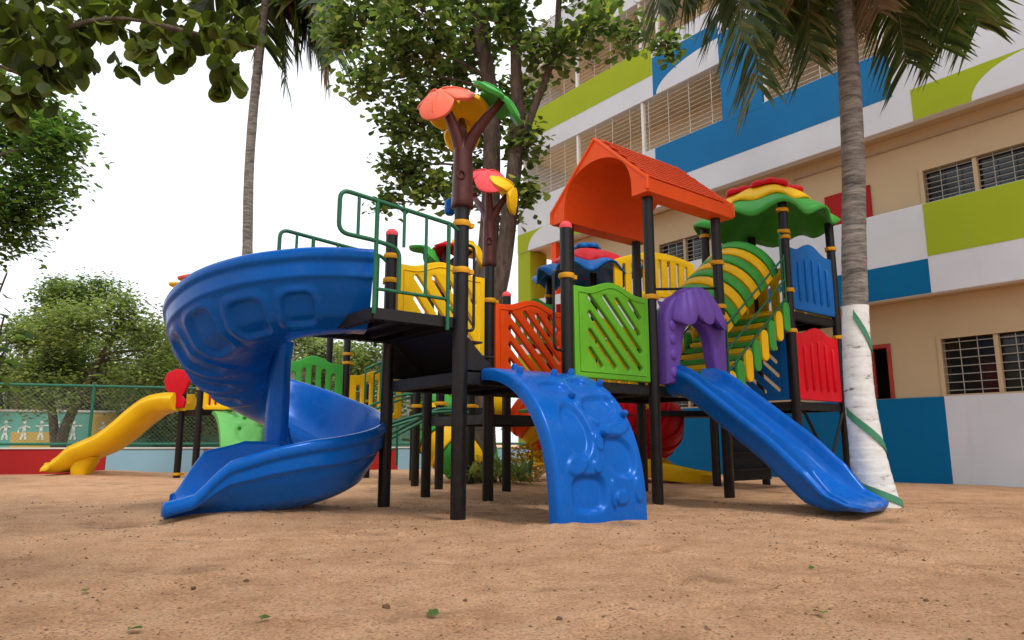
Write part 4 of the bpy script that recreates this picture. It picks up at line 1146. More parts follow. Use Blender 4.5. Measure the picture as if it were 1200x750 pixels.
# yellow arched bridge side
def arch_side(p, q, z0, h, rise):
    fr, w_ = pframe(p, q, z0); n = 24
    up_ = [(w_ * (1 - k / n), h + rise * math.sin(math.pi * (.15 + .6 * (1 - k / n)))) for k in range(n + 1)]
    lo_ = [(w_ * k / n, rise * math.sin(math.pi * (.15 + .6 * k / n))) for k in range(n + 1)]
    holes = []
    for k in range(8):
        x = w_ * (k + 1) / 9; b = rise * math.sin(math.pi * (.15 + .6 * (k + 1) / 9)); holes.append(capsule(x, b + .12, x, b + h - .14, .028))
    fillpanel('bridge_side', lo_ + up_, holes, fr, .05, YELLOW, rr_)
arch_side(V(1.55, 10.3, 0), V(2.95, 11.0, 0), 2.45, .72, .38)
# tube slides
def tube_slide(pts, r, mats, name, seglen=.16):
    P = catmull(pts, 10); m = {}
    first = None
    for k in range(0, len(P) - 1, 5):
        sg = P[k:k + 6]
        b = MB(); b.tube(sg, [r * .96] + [r] * (len(sg) - 2) + [r * .96], 26, cap=False)
        o = b.build(name if first is None else 'tube_section', mats[(k // 5) % len(mats)], rr_ if first is None else first, smooth=60, solid=.03)
        if first is None: first = o
        jt = MB(); jt.tube([sg[-1] - (sg[-1] - sg[-2]).normalized() * .03, sg[-1] + (sg[-1] - sg[-2]).normalized() * .03], r * 1.06, 26, cap=False); jt.build('flange', mats[(k // 5) % len(mats)], first, smooth=40, solid=.03)
    return first
tube_slide([(-.2, 11.2, 1.25), (-.75, 10.9, 1.2), (-1.1, 10.6, .95), (-1.05, 10.35, .65), (-.75, 10.3, .40), (-.45, 10.5, .3)], .33, [YELLOW, GREEN2], 'tube_slide')
tube_slide([(1.45, 10.9, 1.2), (1.95, 10.9, 1.12), (2.33, 11.15, .92), (2.3, 11.55, .68), (2.0, 11.75, .48)], .37, [RED], 'tube_slide')
tube_slide([(.1, 11.8, 1.1), (.35, 11.7, .95), (.6, 11.8, .7), (.7, 12.1, .45)], .33, [ORANGE, ORANGE, YELLOW], 'tube_slide')
MB().lathe([(.30, -.1), (.33, .0), (.33, .95), (.3, 1.0)], 24, (1.62, 11.3, 0)).build('tube_column', RED, rr_, smooth=50)
def e_prof(u, l):
    h = table([(0, .2), (.5, .12), (1, .03)], u); return [(-.28, h), (-.22, .05), (0, 0), (.22, .05), (.28, h), (.33, h + .03), (.37, h - .03), (.3, -.12), (-.3, -.12), (-.37, h - .03), (-.33, h + .03)]
sweep_slide(catmull([(1.95, 11.55, .42), (2.1, 11.2, .24), (2.4, 11.0, .15), (2.75, 10.95, .11), (2.98, 10.95, .10)], 8), e_prof, YELLOW, 'slide_exit', rr_)
# green stair rails under the main deck
m = MB()
for dy in (0, .55):
    m.tube(arcpts([V(-1.62, 8.6 + dy, .62), V(-.95, 8.95 + dy, 1.02), V(-.70, 9.1 + dy, 1.02), V(-.70, 9.1 + dy, .8)], .08), .02, 8)
    m.tube(catmull([V(-1.62, 8.6 + dy, .78), V(-1.1, 8.85 + dy, .95), V(-.6, 9.1 + dy, 1.0)], 5), .02, 8)
    m.tube([V(-1.5, 8.65 + dy, .3), V(-1.5, 8.65 + dy, .8)], .016, 8)
for k in range(4): m.tube([V(-1.55 + .2 * k, 8.65 + .1 * k, .5 + .13 * k), V(-1.55 + .2 * k, 9.2 + .1 * k, .5 + .13 * k)], .016, 8)
m.build('stair_rail', RAIL, rr_, smooth=50)
m = MB(); m.obox(V(.55, 10.6, 1.13), V(1.4, .3, 0), V(-.2, .6, 0), Z * .05); m.build('seat_slab', ORANGE, rr_, bevel=.01)
m = MB(); m.obox(V(.3, 10.4, 1.05), V(.5, .1, 0), V(-.2, .6, 0), Z * .05); m.build('seat_slab', GREEN2, rr_, bevel=.01)

# ================================================================== boundary wall and fence on the left
WA, WB = V(-10.4, 13.55, 0), V(.3, 17.1, 0)
wd = (WB - WA); WLn = wd.length; wd.normalize(); wn = V(wd.y, -wd.x, 0)
bw = thing('boundary_wall', 'low boundary wall painted in red, pale blue and orange blocks under the green fence', 'wall', tuple(lerp(WA, WB, .5)))
def wseg(a, b, mat, h=.46):
    m = MB(); m.obox(WA + wd * a - wn * .1 - Z * .15, wd * (b - a), wn * .2, Z * (h + .15)); m.build('painted_block', mat, bw, bevel=.012)
wseg(-14, 2.35, WRED); wseg(2.353, 4.15, WBLUE); wseg(4.153, 6.6, WORG); wseg(6.603, 8.2, WRED); wseg(8.203, WLn + .6, WBLUE)
cp = MB(); cp.obox(WA - wd * 14 - wn * .12 + Z * .462, wd * (WLn + 14.6), wn * .24, Z * .03); cp.build('coping', PALE, bw, bevel=.006)
fe = thing('chain_link_fence', 'green chain link fence with tube rails on top of the low painted wall', 'fence', tuple(lerp(WA, WB, .4) + Z * .5))
fz0, fz1 = .56, 1.72
m = MB()
for z in (fz0, fz1): m.tube([WA - wd * 13 + Z * z, WB + Z * z], .028, 8)
m.build('rail', FRAIL, fe, smooth=50)
s_ = -12.0
while s_ < WLn:
    m = MB(); m.tube([WA + wd * s_ + Z * .4, WA + wd * s_ + Z * (fz1 + .06)], .032, 8); m.build('fence_post', FRAIL, fe, smooth=50); s_ += 2.8
m = MB(); st_ = .085; hgt = fz1 - fz0; k = -3.0
while k < WLn:
    for sg in (1, -1):
        a = WA + wd * k + Z * (fz0 if sg > 0 else fz1); b = WA + wd * (k + hgt) + Z * (fz1 if sg > 0 else fz0); m.tube([a + wn * .004 * sg, b + wn * .004 * sg], .003, 3, cap=False)
    k += st_
m.build('wire_mesh', WIRE, fe)

# painted mural wall beyond the fence
MA, MBp = V(-16.5, 19.2, 0), V(-2.0, 23.4, 0); md_ = (MBp - MA); ML = md_.length; md_.normalize(); mn = V(md_.y, -md_.x, 0)
mu = thing('mural_wall', 'teal and mustard street wall painted with white sports figures beyond the fence', 'wall', tuple(lerp(MA, MBp, .5)))
def mp_(s, z, d=0): return MA + md_ * s + Z * z + mn * d
m = MB(); m.obox(mp_(-6, -.1), md_ * (ML + 6), -mn * .2, Z * 1.55); m.build('wall_body', TEAL, mu, bevel=.01)
m = MB(); m.obox(mp_(-6, 1.45, .03), md_ * (ML + 6), -mn * .26, Z * .06); m.build('coping', PALE, mu)
def s_for(u, v=490):
    a = (u - 600) / 827.0; # solve MA + md*s on the ray x = a*y
    return (a * MA.y - MA.x) / (md_.x - a * md_.y)
for u0, u1, z0, z1 in ((105, 144, .05, 1.44), (12, 80, .05, .88), (300, 330, .05, 1.44), (380, 420, .05, 1.3)):
    m = MB(); a, b = s_for(u0), s_for(u1); m.obox(mp_(a, z0, .005), md_ * (b - a), -mn * .004, Z * (z1 - z0)); m.build('painted_field', MUST, mu)
def figure(u, kind, h=1.12, z0=.66):
    s0_ = s_for(u); m = MB(); sc_ = .48
    def limb(x0, y0, x1, y1, r): m.prism([(x * sc_, y * sc_) for x, y in capsule(x0, y0, x1, y1, r, 4)], (mp_(s0_, z0, .0125), md_, Z, mn), random.random() * .0006, .004)
    m.prism([(sc_ * .09 * math.cos(R(a)), sc_ * (h - .09 + .09 * math.sin(R(a)))) for a in range(0, 360, 30)], (mp_(s0_, z0, .0125), md_, Z, mn), 0, .004)
    lean = {'run': .12, 'stand': 0, 'throw': .05, 'bow': .0}[kind]
    limb(0, .48, lean * .6, .82, .085)
    if kind == 'run':
        limb(0, .48, .22, .28, .05); limb(.22, .28, .12, .05, .045); limb(0, .48, -.18, .25, .05); limb(-.18, .25, -.38, .18, .04); limb(.07, .82, .28, .68, .04); limb(.05, .82, -.2, .66, .04)
    else:
        limb(-.02, .48, -.12, .04, .055); limb(.02, .48, .13, .04, .055)
        if kind == 'bow': limb(0, .84, .42, .84, .04); limb(0, .82, -.25, .80, .04)
        else: limb(0, .84, .28, .72, .04); limb(0, .84, -.26, .64, .04); limb(-.26, .64, -.3, .4, .035)
    m.build('painted_figure', PICTO, mu)
for u, kd in ((5, 'throw'), (27, 'stand'), (47, 'bow'), (85, 'bow'), (119, 'run'), (135, 'run'), (66, 'stand'), (170, 'run'), (340, 'stand'), (400, 'bow')): figure(u, kd)
# houses and posters beyond
hs = thing('far_house', 'pale flat-roofed house partly hidden by trees beyond the fence', 'house', (-6.5, 27, 0))
m = MB(); m.box((-9, 26, 0), (-3, 31, 3.4)); m.build('wall', PALE, hs, bevel=.02)
m = MB(); m.box((-9.2, 25.8, 3.4), (-2.8, 31.2, 3.6)); m.build('roof', GREY, hs)
for x in (-8.3, -6.6, -4.9, -3.7):
    m = MB(); m.box((x - .05, 25.95, 1.15), (x + .85, 25.99, 2.25)); f = m.build('window', WHITE, hs); m = MB(); m.box((x, 25.93, 1.2), (x + .8, 25.945, 2.2)); m.build('pane', GLASS, f)
ho = thing('far_shed', 'long dark shed with pale pillars behind the mural wall', 'shed', (-14, 25, 0))
m = MB(); m.box((-22, 24.5, 0), (-10.2, 28, 3.1)); m.build('wall', DARK, ho)
for x in (-20.4, -18.2, -16.1, -13.6, -11.6): m = MB(); m.box((x, 24.35, 0), (x + .5, 24.49, 2.9)); m.build('pillar', PALE, ho)
m = MB(); m.box((-22.4, 24.0, 3.1), (-9.8, 28.3, 3.3)); m.build('roof', GREY, ho)

# ------------------------------------------------------------------ vegetation
def leafmesh(name, mat, parent, pos, dirs, sizes, width=.5, fold=.25, shape='obovate', bend=.2, ups=None):
    """many leaves as one mesh: pos, dirs (N,3), sizes (N)"""
    pos = np.asarray(pos, float); d = np.asarray(dirs, float); N = len(pos)
    d /= np.linalg.norm(d, axis=1)[:, None] + 1e-9
    up = np.tile(np.array([[0, 0, 1.0]]), (N, 1)) + rng.normal(0, .35, (N, 3)) if ups is None else np.asarray(ups, float)
    side = np.cross(d, up); side /= np.linalg.norm(side, axis=1)[:, None] + 1e-9
    nr = np.cross(side, d)
    if shape == 'obovate': tpl = [(0, 0), (.3, .22), (.62, .46), (.82, .44), (.94, .26), (1, 0)]
    elif shape == 'round': tpl = [(0, 0), (.05, .20), (.14, .34), (.30, .46), (.5, .52), (.7, .49), (.85, .40), (.94, .26), (1, 0)]
    else: tpl = [(0, 0), (.35, .30), (.5, .32), (.75, .2), (1, 0)]
    pts = [(tpl[0][0], 0, 0)]
    for t, wv in tpl[1:-1]: pts += [(t, wv * 2 * width, 1), (t, 0, 0), (t, -wv * 2 * width, 1)]
    pts.append((1, 0, 0))
    pts = np.array(pts); M = len(pts)
    s = np.asarray(sizes, float)[:, None]
    vs = np.zeros((N, M, 3))
    bd = rng.uniform(.4, 1.6, (N, 1)) * bend
    for k, (t, wv, e) in enumerate(pts):
        vs[:, k] = pos + d * s * t + side * s * wv + nr * s * (fold * abs(wv) - bd * t * t)
    fc = [(0, 2, 1), (0, 3, 2)]
    nseg = (M - 2) // 3
    for q in range(nseg - 1):
        b = 1 + 3 * q; fc += [(b, b + 1, b + 4, b + 3), (b + 1, b + 2, b + 5, b + 4)]
    b = 1 + 3 * (nseg - 1); fc += [(b, b + 1, M - 1), (b + 1, b + 2, M - 1)]
    loops = np.array([i for f in fc for i in f]); lens = np.array([len(f) for f in fc])
    me = bpy.data.meshes.new(name); me.vertices.add(N * M); me.vertices.foreach_set('co', vs.reshape(-1))
    al = (loops[None, :] + (np.arange(N) * M)[:, None]).reshape(-1); me.loops.add(len(al)); me.loops.foreach_set('vertex_index', al.astype(np.int32))
    ln = np.tile(lens, N); stt = np.concatenate([[0], np.cumsum(ln)[:-1]])
    me.polygons.add(len(ln)); me.polygons.foreach_set('loop_start', stt.astype(np.int32)); me.polygons.foreach_set('loop_total', ln.astype(np.int32))
    me.update(calc_edges=True); me.validate()
    return link(name, me, mat, parent, smooth=180)
def limb(mb, a, b, r0, r1, wob=.12, n=7, sag=0):
    a, b = Vector(a), Vector(b); L = (b - a).length; pts = []
    w1 = Vector(rng.normal(0, wob * L * .5, 3)); 
    for k in range(n + 1):
        t = k / n; pts.append(lerp(a, b, t) + w1 * math.sin(math.pi * t) + Z * sag * L * math.sin(math.pi * t))
    mb.tube(pts, [lerp(r0, r1, k / n) for k in range(n + 1)], 9); return pts
def tree(name, label, base, trunkpts, trunkr, blobs, per, lsize, lmat, bmat=TREEBARK, rosette=7, width=.5, shape='obovate', droop=.5, group=None, twigs=True, spread=.12, fork=None, limb_r=.05, cat='tree'):
    T = thing(name, label, cat, tuple(base), group)
    tm = MB()
    for tp, tr_ in zip(trunkpts, trunkr):
        P = catmull(tp, 6); n = len(P); tm.tube(P, [table([(i / (len(tr_) - 1), r_) for i, r_ in enumerate(tr_)], k / (n - 1)) for k in range(n)], 14)
    pos, dirs, sz = [], [], []
    allT = [p for tp in trunkpts for p in catmull(tp, 8)]
    for (bx, by, bz, br, cnt) in blobs:
        c = V(bx, by, bz)
        near = min(allT, key=lambda p: (p - c).length + (0.6 * max(0, p.z - c.z)))
        LP = limb(tm, near, c, limb_r, limb_r * .35, .1, sag=.06)
        for k in range(cnt):
            q = Vector(rng.normal(0, 1, 3)); q.normalize(); q *= br * random.random() ** .38
            q.z *= .8; rc_ = c + q
            if twigs and k % 2 == 0: limb(tm, c + q * .15, rc_, .012 if lsize > .05 else .008, .004, .12, 4)
            for l in range(rosette):
                a = 2 * math.pi * random.random(); el = random.uniform(-1.0, .5)
                dv_ = V(math.cos(a), math.sin(a), el * droop + .1)
                pos.append(rc_ + Vector(rng.normal(0, spread, 3)) * (1.0)); dirs.append(dv_); sz.append(lsize * random.uniform(.65, 1.25))
    tm.build('trunk', bmat, T, smooth=60)
    leafmesh('crown', lmat, T, [tuple(p) for p in pos], [tuple(p) for p in dirs], sz, width, shape=shape)
    return T
# big-leaved tree behind the play structure
def ab(u, v, Y, r, n): p = at(u, v, Y); return (p.x, p.y, p.z, r, n)
bb_ = []
for u, v, Y, r, n in ((420, 20, 10.6, .55, 26), (470, 60, 9.6, .6, 34), (430, 95, 10.2, .38, 16), (500, 20, 9.2, .6, 34), (545, 60, 10.8, .6, 30), (480, 140, 10.0, .5, 30), (475, 195, 10.4, .40, 24), (505, 220, 10.2, .28, 14), (535, 160, 10.9, .55, 28),
                      (545, 215, 10.9, .4, 20), (590, 30, 10.0, .55, 30), (620, 170, 10.0, .30, 16), (612, 225, 9.8, .2, 8), (640, 60, 9.6, .42, 22), (690, 35, 9.2, .40, 11), (735, 40, 9.0, .34, 7), (700, -20, 9.4, .5, 14), (610, 110, 10.9, .45, 18), (560, -30, 10, .8, 40), (450, -40, 10, .8, 40), (640, -50, 9.5, .8, 36),
                      (780, 55, 8.9, .18, 6), (510, 100, 11.2, .6, 26), (570, 130, 11.4, .5, 18), (590, 255, 11, .25, 8), (455, 235, 10.6, .2, 8), (400, 40, 10.4, .4, 16)):
    bb_.append(ab(u, v, Y, r, int(n * 1.75)))
tb = V(-.45, 10.35, -.1)
almond = tree('almond_tree', 'large-leaved almond tree with twin brown trunks rising behind the play structure', tb,
     [[tb, (-.42, 10.3, .6), at(562, 380, 10.3), at(574, 260, 10.3), at(575, 120, 10.3), at(560, 20, 10.3), at(545, -90, 10.3)],
      [at(563, 400, 10.3), at(585, 335, 10.1), at(597, 250, 10.0), at(606, 150, 10.0), at(604, 60, 10), at(600, -60, 10)],
      [at(603, 190, 10.0), at(625, 130, 9.9), at(650, 60, 9.8), at(655, 0, 9.7), at(660, -60, 9.7)],
      [at(640, 85, 9.8), at(675, 45, 9.5), at(720, 35, 9.2), at(775, 50, 9.0)]],
     [[.24, .19, .17, .15, .13, .10, .06], [.14, .13, .125, .11, .08, .04], [.06, .055, .05, .045, .03], [.028, .02, .015, .008]],
     bb_, 0, .128, LEAF_ALM, rosette=11, width=.40, droop=.8, spread=.10, limb_r=.028)
pos, dirs, sz = [], [], []
for u, v, Y in ((455, 55, 9.4), (428, 70, 9.9), (500, 75, 9.3), (470, 45, 9.2), (520, 120, 10), (462, 215, 10.1), (445, 120, 9.8), (640, 30, 9.2), (728, 55, 8.9), (700, 75, 9.0)):
    c = at(u, v, Y)
    for k in range(70):
        a = random.uniform(0, 6.28); pos.append(tuple(c + Vector(rng.normal(0, 1, 3)) * .09)); dirs.append((math.cos(a), math.sin(a), random.uniform(-.2, 1))); sz.append(random.uniform(.02, .045))
leafmesh('blossom', LEAF_DEAD, almond, pos, dirs, sz, .35, shape='lance')['kind'] = 'stuff'
# finer tree at the left edge
fb = [ab(u, v, 9.5 + .5 * math.sin(u), r, n) for u, v, r, n in ((20, 165, .5, 26), (55, 165, .30, 18), (80, 160, .16, 8), (35, 215, .40, 22), (70, 200, .20, 12), (62, 232, .14, 7), (25, 255, .2, 10), (10, 240, .45, 26), (45, 150, .4, 22), (15, 280, .3, 16), (-30, 190, .7, 30), (-40, 260, .6, 30), (70, 155, .25, 14), (-60, 120, .8, 30), (10, 110, .7, 26))]
tree('shade_tree', 'bright green fine-leaved tree reaching in at the left edge above the fence', (-9.0, 10.6, 0),
     [[(-9.0, 10.6, -.1), (-8.9, 10.6, 2), (-8.6, 10.3, 4), (-8.3, 10, 5.4)]], [[.2, .16, .12, .06]], [(a_, b_, c_, d_, int(e_ * 1.5)) for a_, b_, c_, d_, e_ in fb], 0, .105, LEAF_FINE, rosette=24, width=.40, shape='lance', spread=.15, limb_r=.03)
# bushy trees beyond the fence
def bushy(name, label, u, Y, h0, h1, half, lm, seed_, grp=None, ls=.13, n=16, lean=0):
    base = V((u - 600) / 827 * Y - lean, Y, 0); rs = random.Random(seed_); B_ = []
    for k in range(n):
        t = rs.random(); a = rs.random() * 6.28; wr = half * (1 - (abs(t - .4) * 1.1) ** 2) * rs.random() ** .4
        B_.append((base.x + lean + wr * math.cos(a), Y + wr * math.sin(a) * .7, h0 + (h1 - h0) * t, half * rs.uniform(.24, .42), 27))
    return tree(name, label, base, [[base - Z * .1, base + V(.1, 0, h0 * .6), base + V(.25 + lean * .6, 0, (h0 + h1) / 2), base + V(.2 + lean, 0, h1 * .9)], [base - Z * .1, base + V(-.25, 0, h0 * .7), base + V(-.7, .1, (h0 + h1) / 2)]],
         [[.15, .12, .08, .03], [.13, .1, .04]], B_, 0, ls, lm, rosette=26, width=.42, shape='lance', spread=.17, limb_r=.05, group=grp, twigs=False)
bushy('bushy_tree', 'broad pale green bushy tree with forked trunk standing before the mural wall', 118, 17.6, 1.7, 3.9, 1.9, LEAF_BUSH, 1, n=24, ls=.12, lean=1.0)
bushy('bushy_tree', 'darker tall crown rising behind the broad pale tree, left of the spiral slide', 80, 24, 2.4, 6.0, 2.0, LEAF_ALM, 2, ls=.15)
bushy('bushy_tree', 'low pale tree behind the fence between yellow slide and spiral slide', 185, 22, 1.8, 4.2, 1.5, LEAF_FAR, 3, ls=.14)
bushy('bushy_tree', 'bushy tree at the far left end of the mural wall', 8, 20, 1.9, 3.8, 1.6, LEAF_BUSH, 4, ls=.13)
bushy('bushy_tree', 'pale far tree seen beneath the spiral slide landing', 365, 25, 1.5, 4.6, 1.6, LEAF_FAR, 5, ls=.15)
bushy('bushy_tree', 'far green tree seen between black posts left of the yellow panel', 440, 23, 1.2, 3.7, 1.8, LEAF_BUSH, 6, ls=.14)
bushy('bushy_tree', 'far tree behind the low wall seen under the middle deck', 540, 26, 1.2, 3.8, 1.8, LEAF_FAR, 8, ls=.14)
bushy('bushy_tree', 'dense green tree mass low behind the fence at the foot of the spiral slide', 215, 20.5, 1.0, 3.3, 1.8, LEAF_BUSH, 12, n=22, ls=.13)
bushy('bushy_tree', 'small far tree left of the yellow slide top, behind the fence', 270, 26, 1.5, 3.9, 1.7, LEAF_BUSH, 9, ls=.14)

# near branch hanging into the top left corner
nb = thing('bauhinia_tree', 'dark round-leaved tree whose branches hang into the top left corner close by', 'tree', (-3.6, 1.6, 0))
tm = MB(); tm.tube(catmull([(-3.6, 1.6, -.1), (-3.55, 1.65, 1.2), (-3.2, 1.8, 2.4), (-2.7, 1.9, 3.2)], 6), .12, 12)
pos, dirs, sz = [], [], []
near_tw = [((-3.2, 1.8, 2.4), at(60, 40, 2.4)), ((-3.2, 1.8, 2.4), at(30, 90, 2.3)), (at(60, 40, 2.4), at(190, 30, 2.5)), (at(190, 30, 2.5), at(300, 55, 2.5)), ((-2.7, 1.9, 3.2), at(120, -40, 2.6)), (at(120, -40, 2.6), at(260, -15, 2.6))]
for a_, b_ in near_tw: limb(tm, a_, b_, .011, .005, .06, 6)
for u, v, Y, r, n in ((20, 20, 2.4, .20, 46), (60, 55, 2.3, .14, 30), (30, 105, 2.2, .09, 18), (55, 90, 2.3, .07, 10), (90, 75, 2.4, .055, 8), (100, 30, 2.5, .15, 32), (140, 15, 2.5, .10, 14), (170, 50, 2.4, .05, 9), (150, 75, 2.4, .035, 5), (195, 20, 2.6, .12, 20), (210, 55, 2.4, .05, 9), (245, 40, 2.4, .10, 18), (262, 80, 2.35, .06, 10), (285, 30, 2.5, .09, 16), (258, 100, 2.35, .025, 4), (120, -15, 2.6, .2, 34), (230, -20, 2.6, .2, 34), (305, 5, 2.6, .08, 9), (-30, 60, 2.4, .2, 26), (60, -30, 2.6, .25, 34), (180, 72, 2.4, .03, 4), (20, 130, 2.2, .05, 6)):
    c = at(u, v, Y)
    for k in range(n):
        q = Vector(rng.normal(0, 1, 3)); q.normalize(); q *= r * random.random() ** .4; q.z *= .75
        p = c + q; a = random.uniform(0, 6.28); s = random.uniform(.045, .088)
        if random.random() < .10: continue
        dv_ = V(math.cos(a) * .6, math.sin(a) * .6, -.85 + random.uniform(-.45, .6)); dv_.normalize()
        for sg in (-1, 1):
            sd2 = V(-math.sin(a), math.cos(a), 0) * (.42 * sg)
            pos.append(tuple(p)); dirs.append(tuple(dv_ + sd2)); sz.append(s)
for k in range(26):  # overhead crown out of view, added to shade the spiral slide
    c = V(-3.2 + random.uniform(-1.9, 1.7), 3.0 + random.uniform(-1.9, 1.7), 5.3 + random.uniform(-.5, .9)); limb(tm, (-2.7, 1.9, 3.2), c, .045, .012, .1, 6)
    for l in range(90):
        q = Vector(rng.normal(0, .42, 3)); a = random.uniform(0, 6.28); pos.append(tuple(c + q)); dirs.append((math.cos(a), math.sin(a), random.uniform(-.9, .1))); sz.append(random.uniform(.10, .16))
tm.build('trunk', TWIG, nb, smooth=60)
leafmesh('crown', LEAF_NEAR, nb, pos, dirs, sz, .44, fold=.22, shape='round', bend=.10)
# small leafy sprig lower at the left edge
sg_ = thing('leafy_shrub', 'tall fresh green leafy shrub at the left frame edge', 'shrub', (-4.3, 5.0, 0))
tm = MB(); pos, dirs, sz = [], [], []
for tip in (at(8, 320, 5.0), at(5, 370, 5.0), at(12, 400, 5.1), at(-10, 340, 5.2), at(-15, 420, 5.0)):
    pts = limb(tm, (-4.3, 5.0, -.05), tip, .02, .006, .06, 8)
    for k in range(34):
        t = random.uniform(.55, 1.0); p = pts[int(t * 8)] + Vector(rng.normal(0, .05, 3)); a = random.uniform(0, 6.28)
        pos.append(tuple(p)); dirs.append((math.cos(a), math.sin(a), random.uniform(-.7, .4))); sz.append(random.uniform(.07, .13))
tm.build('stem', TWIG, sg_, smooth=60); leafmesh('foliage', LEAF_FINE, sg_, pos, dirs, sz, .42, shape='obovate')

# coconut palms
def frond(parent, root, ctrl, tip, ln=.62, mat=LEAF_PALM, nl=70, ragged=.12, name='frond', wide=1.0):
    P = catmull([root, lerp(root, ctrl, .6), ctrl * .5 + lerp(root, tip, .5) * .5 + (ctrl - lerp(root, tip, .5)) * .18, lerp(ctrl, tip, .62), tip], 9)
    m = MB(); n = len(P)
    m.tube(P, [lerp(.028, .004, k / (n - 1)) for k in range(n)], 6)
    pl = []
    for k in range(nl):
        t = .14 + .86 * k / nl; x = t * (n - 1); i = min(n - 2, int(x)); p = lerp(P[i], P[i + 1], x - i)
        tg = (P[i + 1] - P[i]).normalized(); sd_ = tg.cross(Z)
        if sd_.length < .25: sd_ = tg.cross(V(1, .3, 0))
        sd_.normalize()
        L = ln * (math.sin(math.pi * min(1, .12 + .72 * t)) ** .6) * random.uniform(.8, 1.15)
        for s_ in (-1, 1):
            if random.random() < ragged: continue
            d0 = (sd_ * s_ * .85 + tg * .60 - Z * .20 + Vector(rng.normal(0, .08, 3))).normalized()
            wv = tg.cross(d0).normalized() if random.random() < .0 else (tg - d0 * tg.dot(d0)).normalized()
            wd_ = .017 * wide * ln / .6; q0 = p
            mid = p + d0 * L * .5; d1 = (d0 - Z * random.uniform(.15, .6)).normalized(); en = mid + d1 * L * .55
            nn = d0.cross(wv)
            pl.append((q0, mid, en, wv * wd_))
    rc_ = MB()
    for q0, mid, en, wv in pl:
        rc_.add([q0 - wv * .5, q0 + wv * .5, mid + wv, mid - wv, en], [(0, 1, 2, 3), (3, 2, 4)])
    o = m.build(name, TWIG if mat is not LEAF_DEAD else TWIG, parent, smooth=60)
    rc_.build('leaflets', mat, o, smooth=180)
def palm(name, label, pts, radii, mats, crown_z, fr_list, stripes=None, wide=1.0):
    base = Vector(pts[0]); T = thing('coconut_palm', label, 'palm', tuple(base))
    P = catmull(pts, 40); n = len(P); Rn = [table([(i / (len(radii) - 1), r_) for i, r_ in enumerate(radii)], k / (n - 1)) for k in range(n)]
    # ringed trunk
    hs_ = 0; segs = []
    def ringr(k): return Rn[k] * (1 + .024 * ((P[k].z * 9.0) % 1.0 - .5) + .03 * noise.noise((0, 0, P[k].z * 3)))
    def trunk_part(z0, z1, mat, nm, grow=0):
        idx = [k for k in range(n) if z0 <= P[k].z <= z1]; m = MB(); rings = []
        for k in idx:
            rings.append([P[k] + V(math.cos(a), math.sin(a), 0) * (ringr(k) + grow) * (1 + .05 * noise.noise((math.cos(a) * 1.5, math.sin(a) * 1.5, P[k].z * 1.2))) for a in [2 * math.pi * q / 36 for q in range(36)]])
        m.loft(rings); return m.build(nm, mat, T, smooth=50)
    if stripes:
        zs = stripes['top']; trunk_part(-1, 99, PALMBARK, 'trunk'); ww = trunk_part(-1, zs, WWASH, 'whitewash', .004)
        for z_a, a0, turn, hh, dz in stripes['bands']:
            rows = []; st = MB()
            for q in range(33):
                t = q / 32; a = a0 + turn * t; zz = z_a + dz * t
                k = min(range(n), key=lambda i_: abs(P[i_].z - zz)); k2 = min(range(n), key=lambda i_: abs(P[i_].z - zz - hh))
                def sp(kk, z_): c = P[kk]; return V(c.x, c.y, z_) + V(math.cos(a), math.sin(a), 0) * (ringr(kk) * (1 + .05 * noise.noise((math.cos(a) * 1.5, math.sin(a) * 1.5, c.z * 1.2))) + .015)
                rows.append([sp(k, zz), sp(k2, zz + hh)])
            o_ = 0
            for r_ in rows: st.v += [tuple(r_[0]), tuple(r_[1])]
            st.f += [(o_ + 2 * q, o_ + 2 * q + 2, o_ + 2 * q + 3, o_ + 2 * q + 1) for q in range(32)]
            st.build('painted_stripe', STRIPE, ww, smooth=60)
    else: trunk_part(-1, 99, PALMBARK, 'trunk')
    top = P[-1]
    for ctrl, tip, ln, mat, nl in fr_list: frond(T, top, Vector(ctrl), Vector(tip), ln, mat, nl, wide=wide)
    return T
pt = V(3.42, 6.45, 5.75)
fl_ = []
for u, v, Y, up_, ln, dead in ((888, 118, 6.0, .5, .75, 0), (950, 85, 6.5, .45, .7, 0), (1062, 92, 6.2, .45, .7, 0), (1104, 72, 6.0, .45, .7, 0), (1146, 45, 6.3, .5, .7, 0), (1030, 30, 6.1, .2, .55, 1), (772, 30, 6.4, .7, .7, 0), (842, 40, 7.0, .6, .7, 0), (915, 55, 7.3, .6, .7, 0), (1175, -60, 6.8, .7, .8, 0), (800, -50, 5.4, .9, .8, 0), (1000, -40, 8.4, .7, .8, 0), (1080, 30, 7.4, .5, .7, 0), (935, 5, 6.1, .3, .55, 1), (1040, -150, 4.6, .7, .8, 0),
        (868, 60, 5.7, .6, .75, 0), (910, 30, 6.9, .4, .75, 0), (1125, 30, 5.7, .5, .75, 0), (800, 10, 7.2, .7, .75, 0), (975, 40, 7.4, .4, .7, 0)):
    tip = at(u, v - 14, Y); mid = lerp(pt, tip, .55); mid.z = max(pt.z, tip.z) + up_ * .6
    h = V(tip.x - pt.x, tip.y - pt.y, 0); mid = V(pt.x + h.x * .85, pt.y + h.y * .85, pt.z + up_)
    fl_.append((mid, tip, ln, LEAF_DEAD if dead else LEAF_PALM, 95))
palm('coconut_palm', 'near coconut palm with whitewashed trunk base and spiral green stripe by the straight slide', [(3.30, 6.42, -.15), (3.26, 6.42, .15), (3.22, 6.42, .6), (3.20, 6.43, 1.2), (3.26, 6.44, 2.2), (3.36, 6.45, 3.6), tuple(pt)], [.235, .18, .14, .12, .112, .104, .095], None, 0, fl_,
     stripes={'top': 1.86, 'bands': [(1.72, R(-125), R(110), .09, -.42), (.84, R(-175), R(170), .085, -.42), (.20, R(-165), R(130), .07, -.17)]})
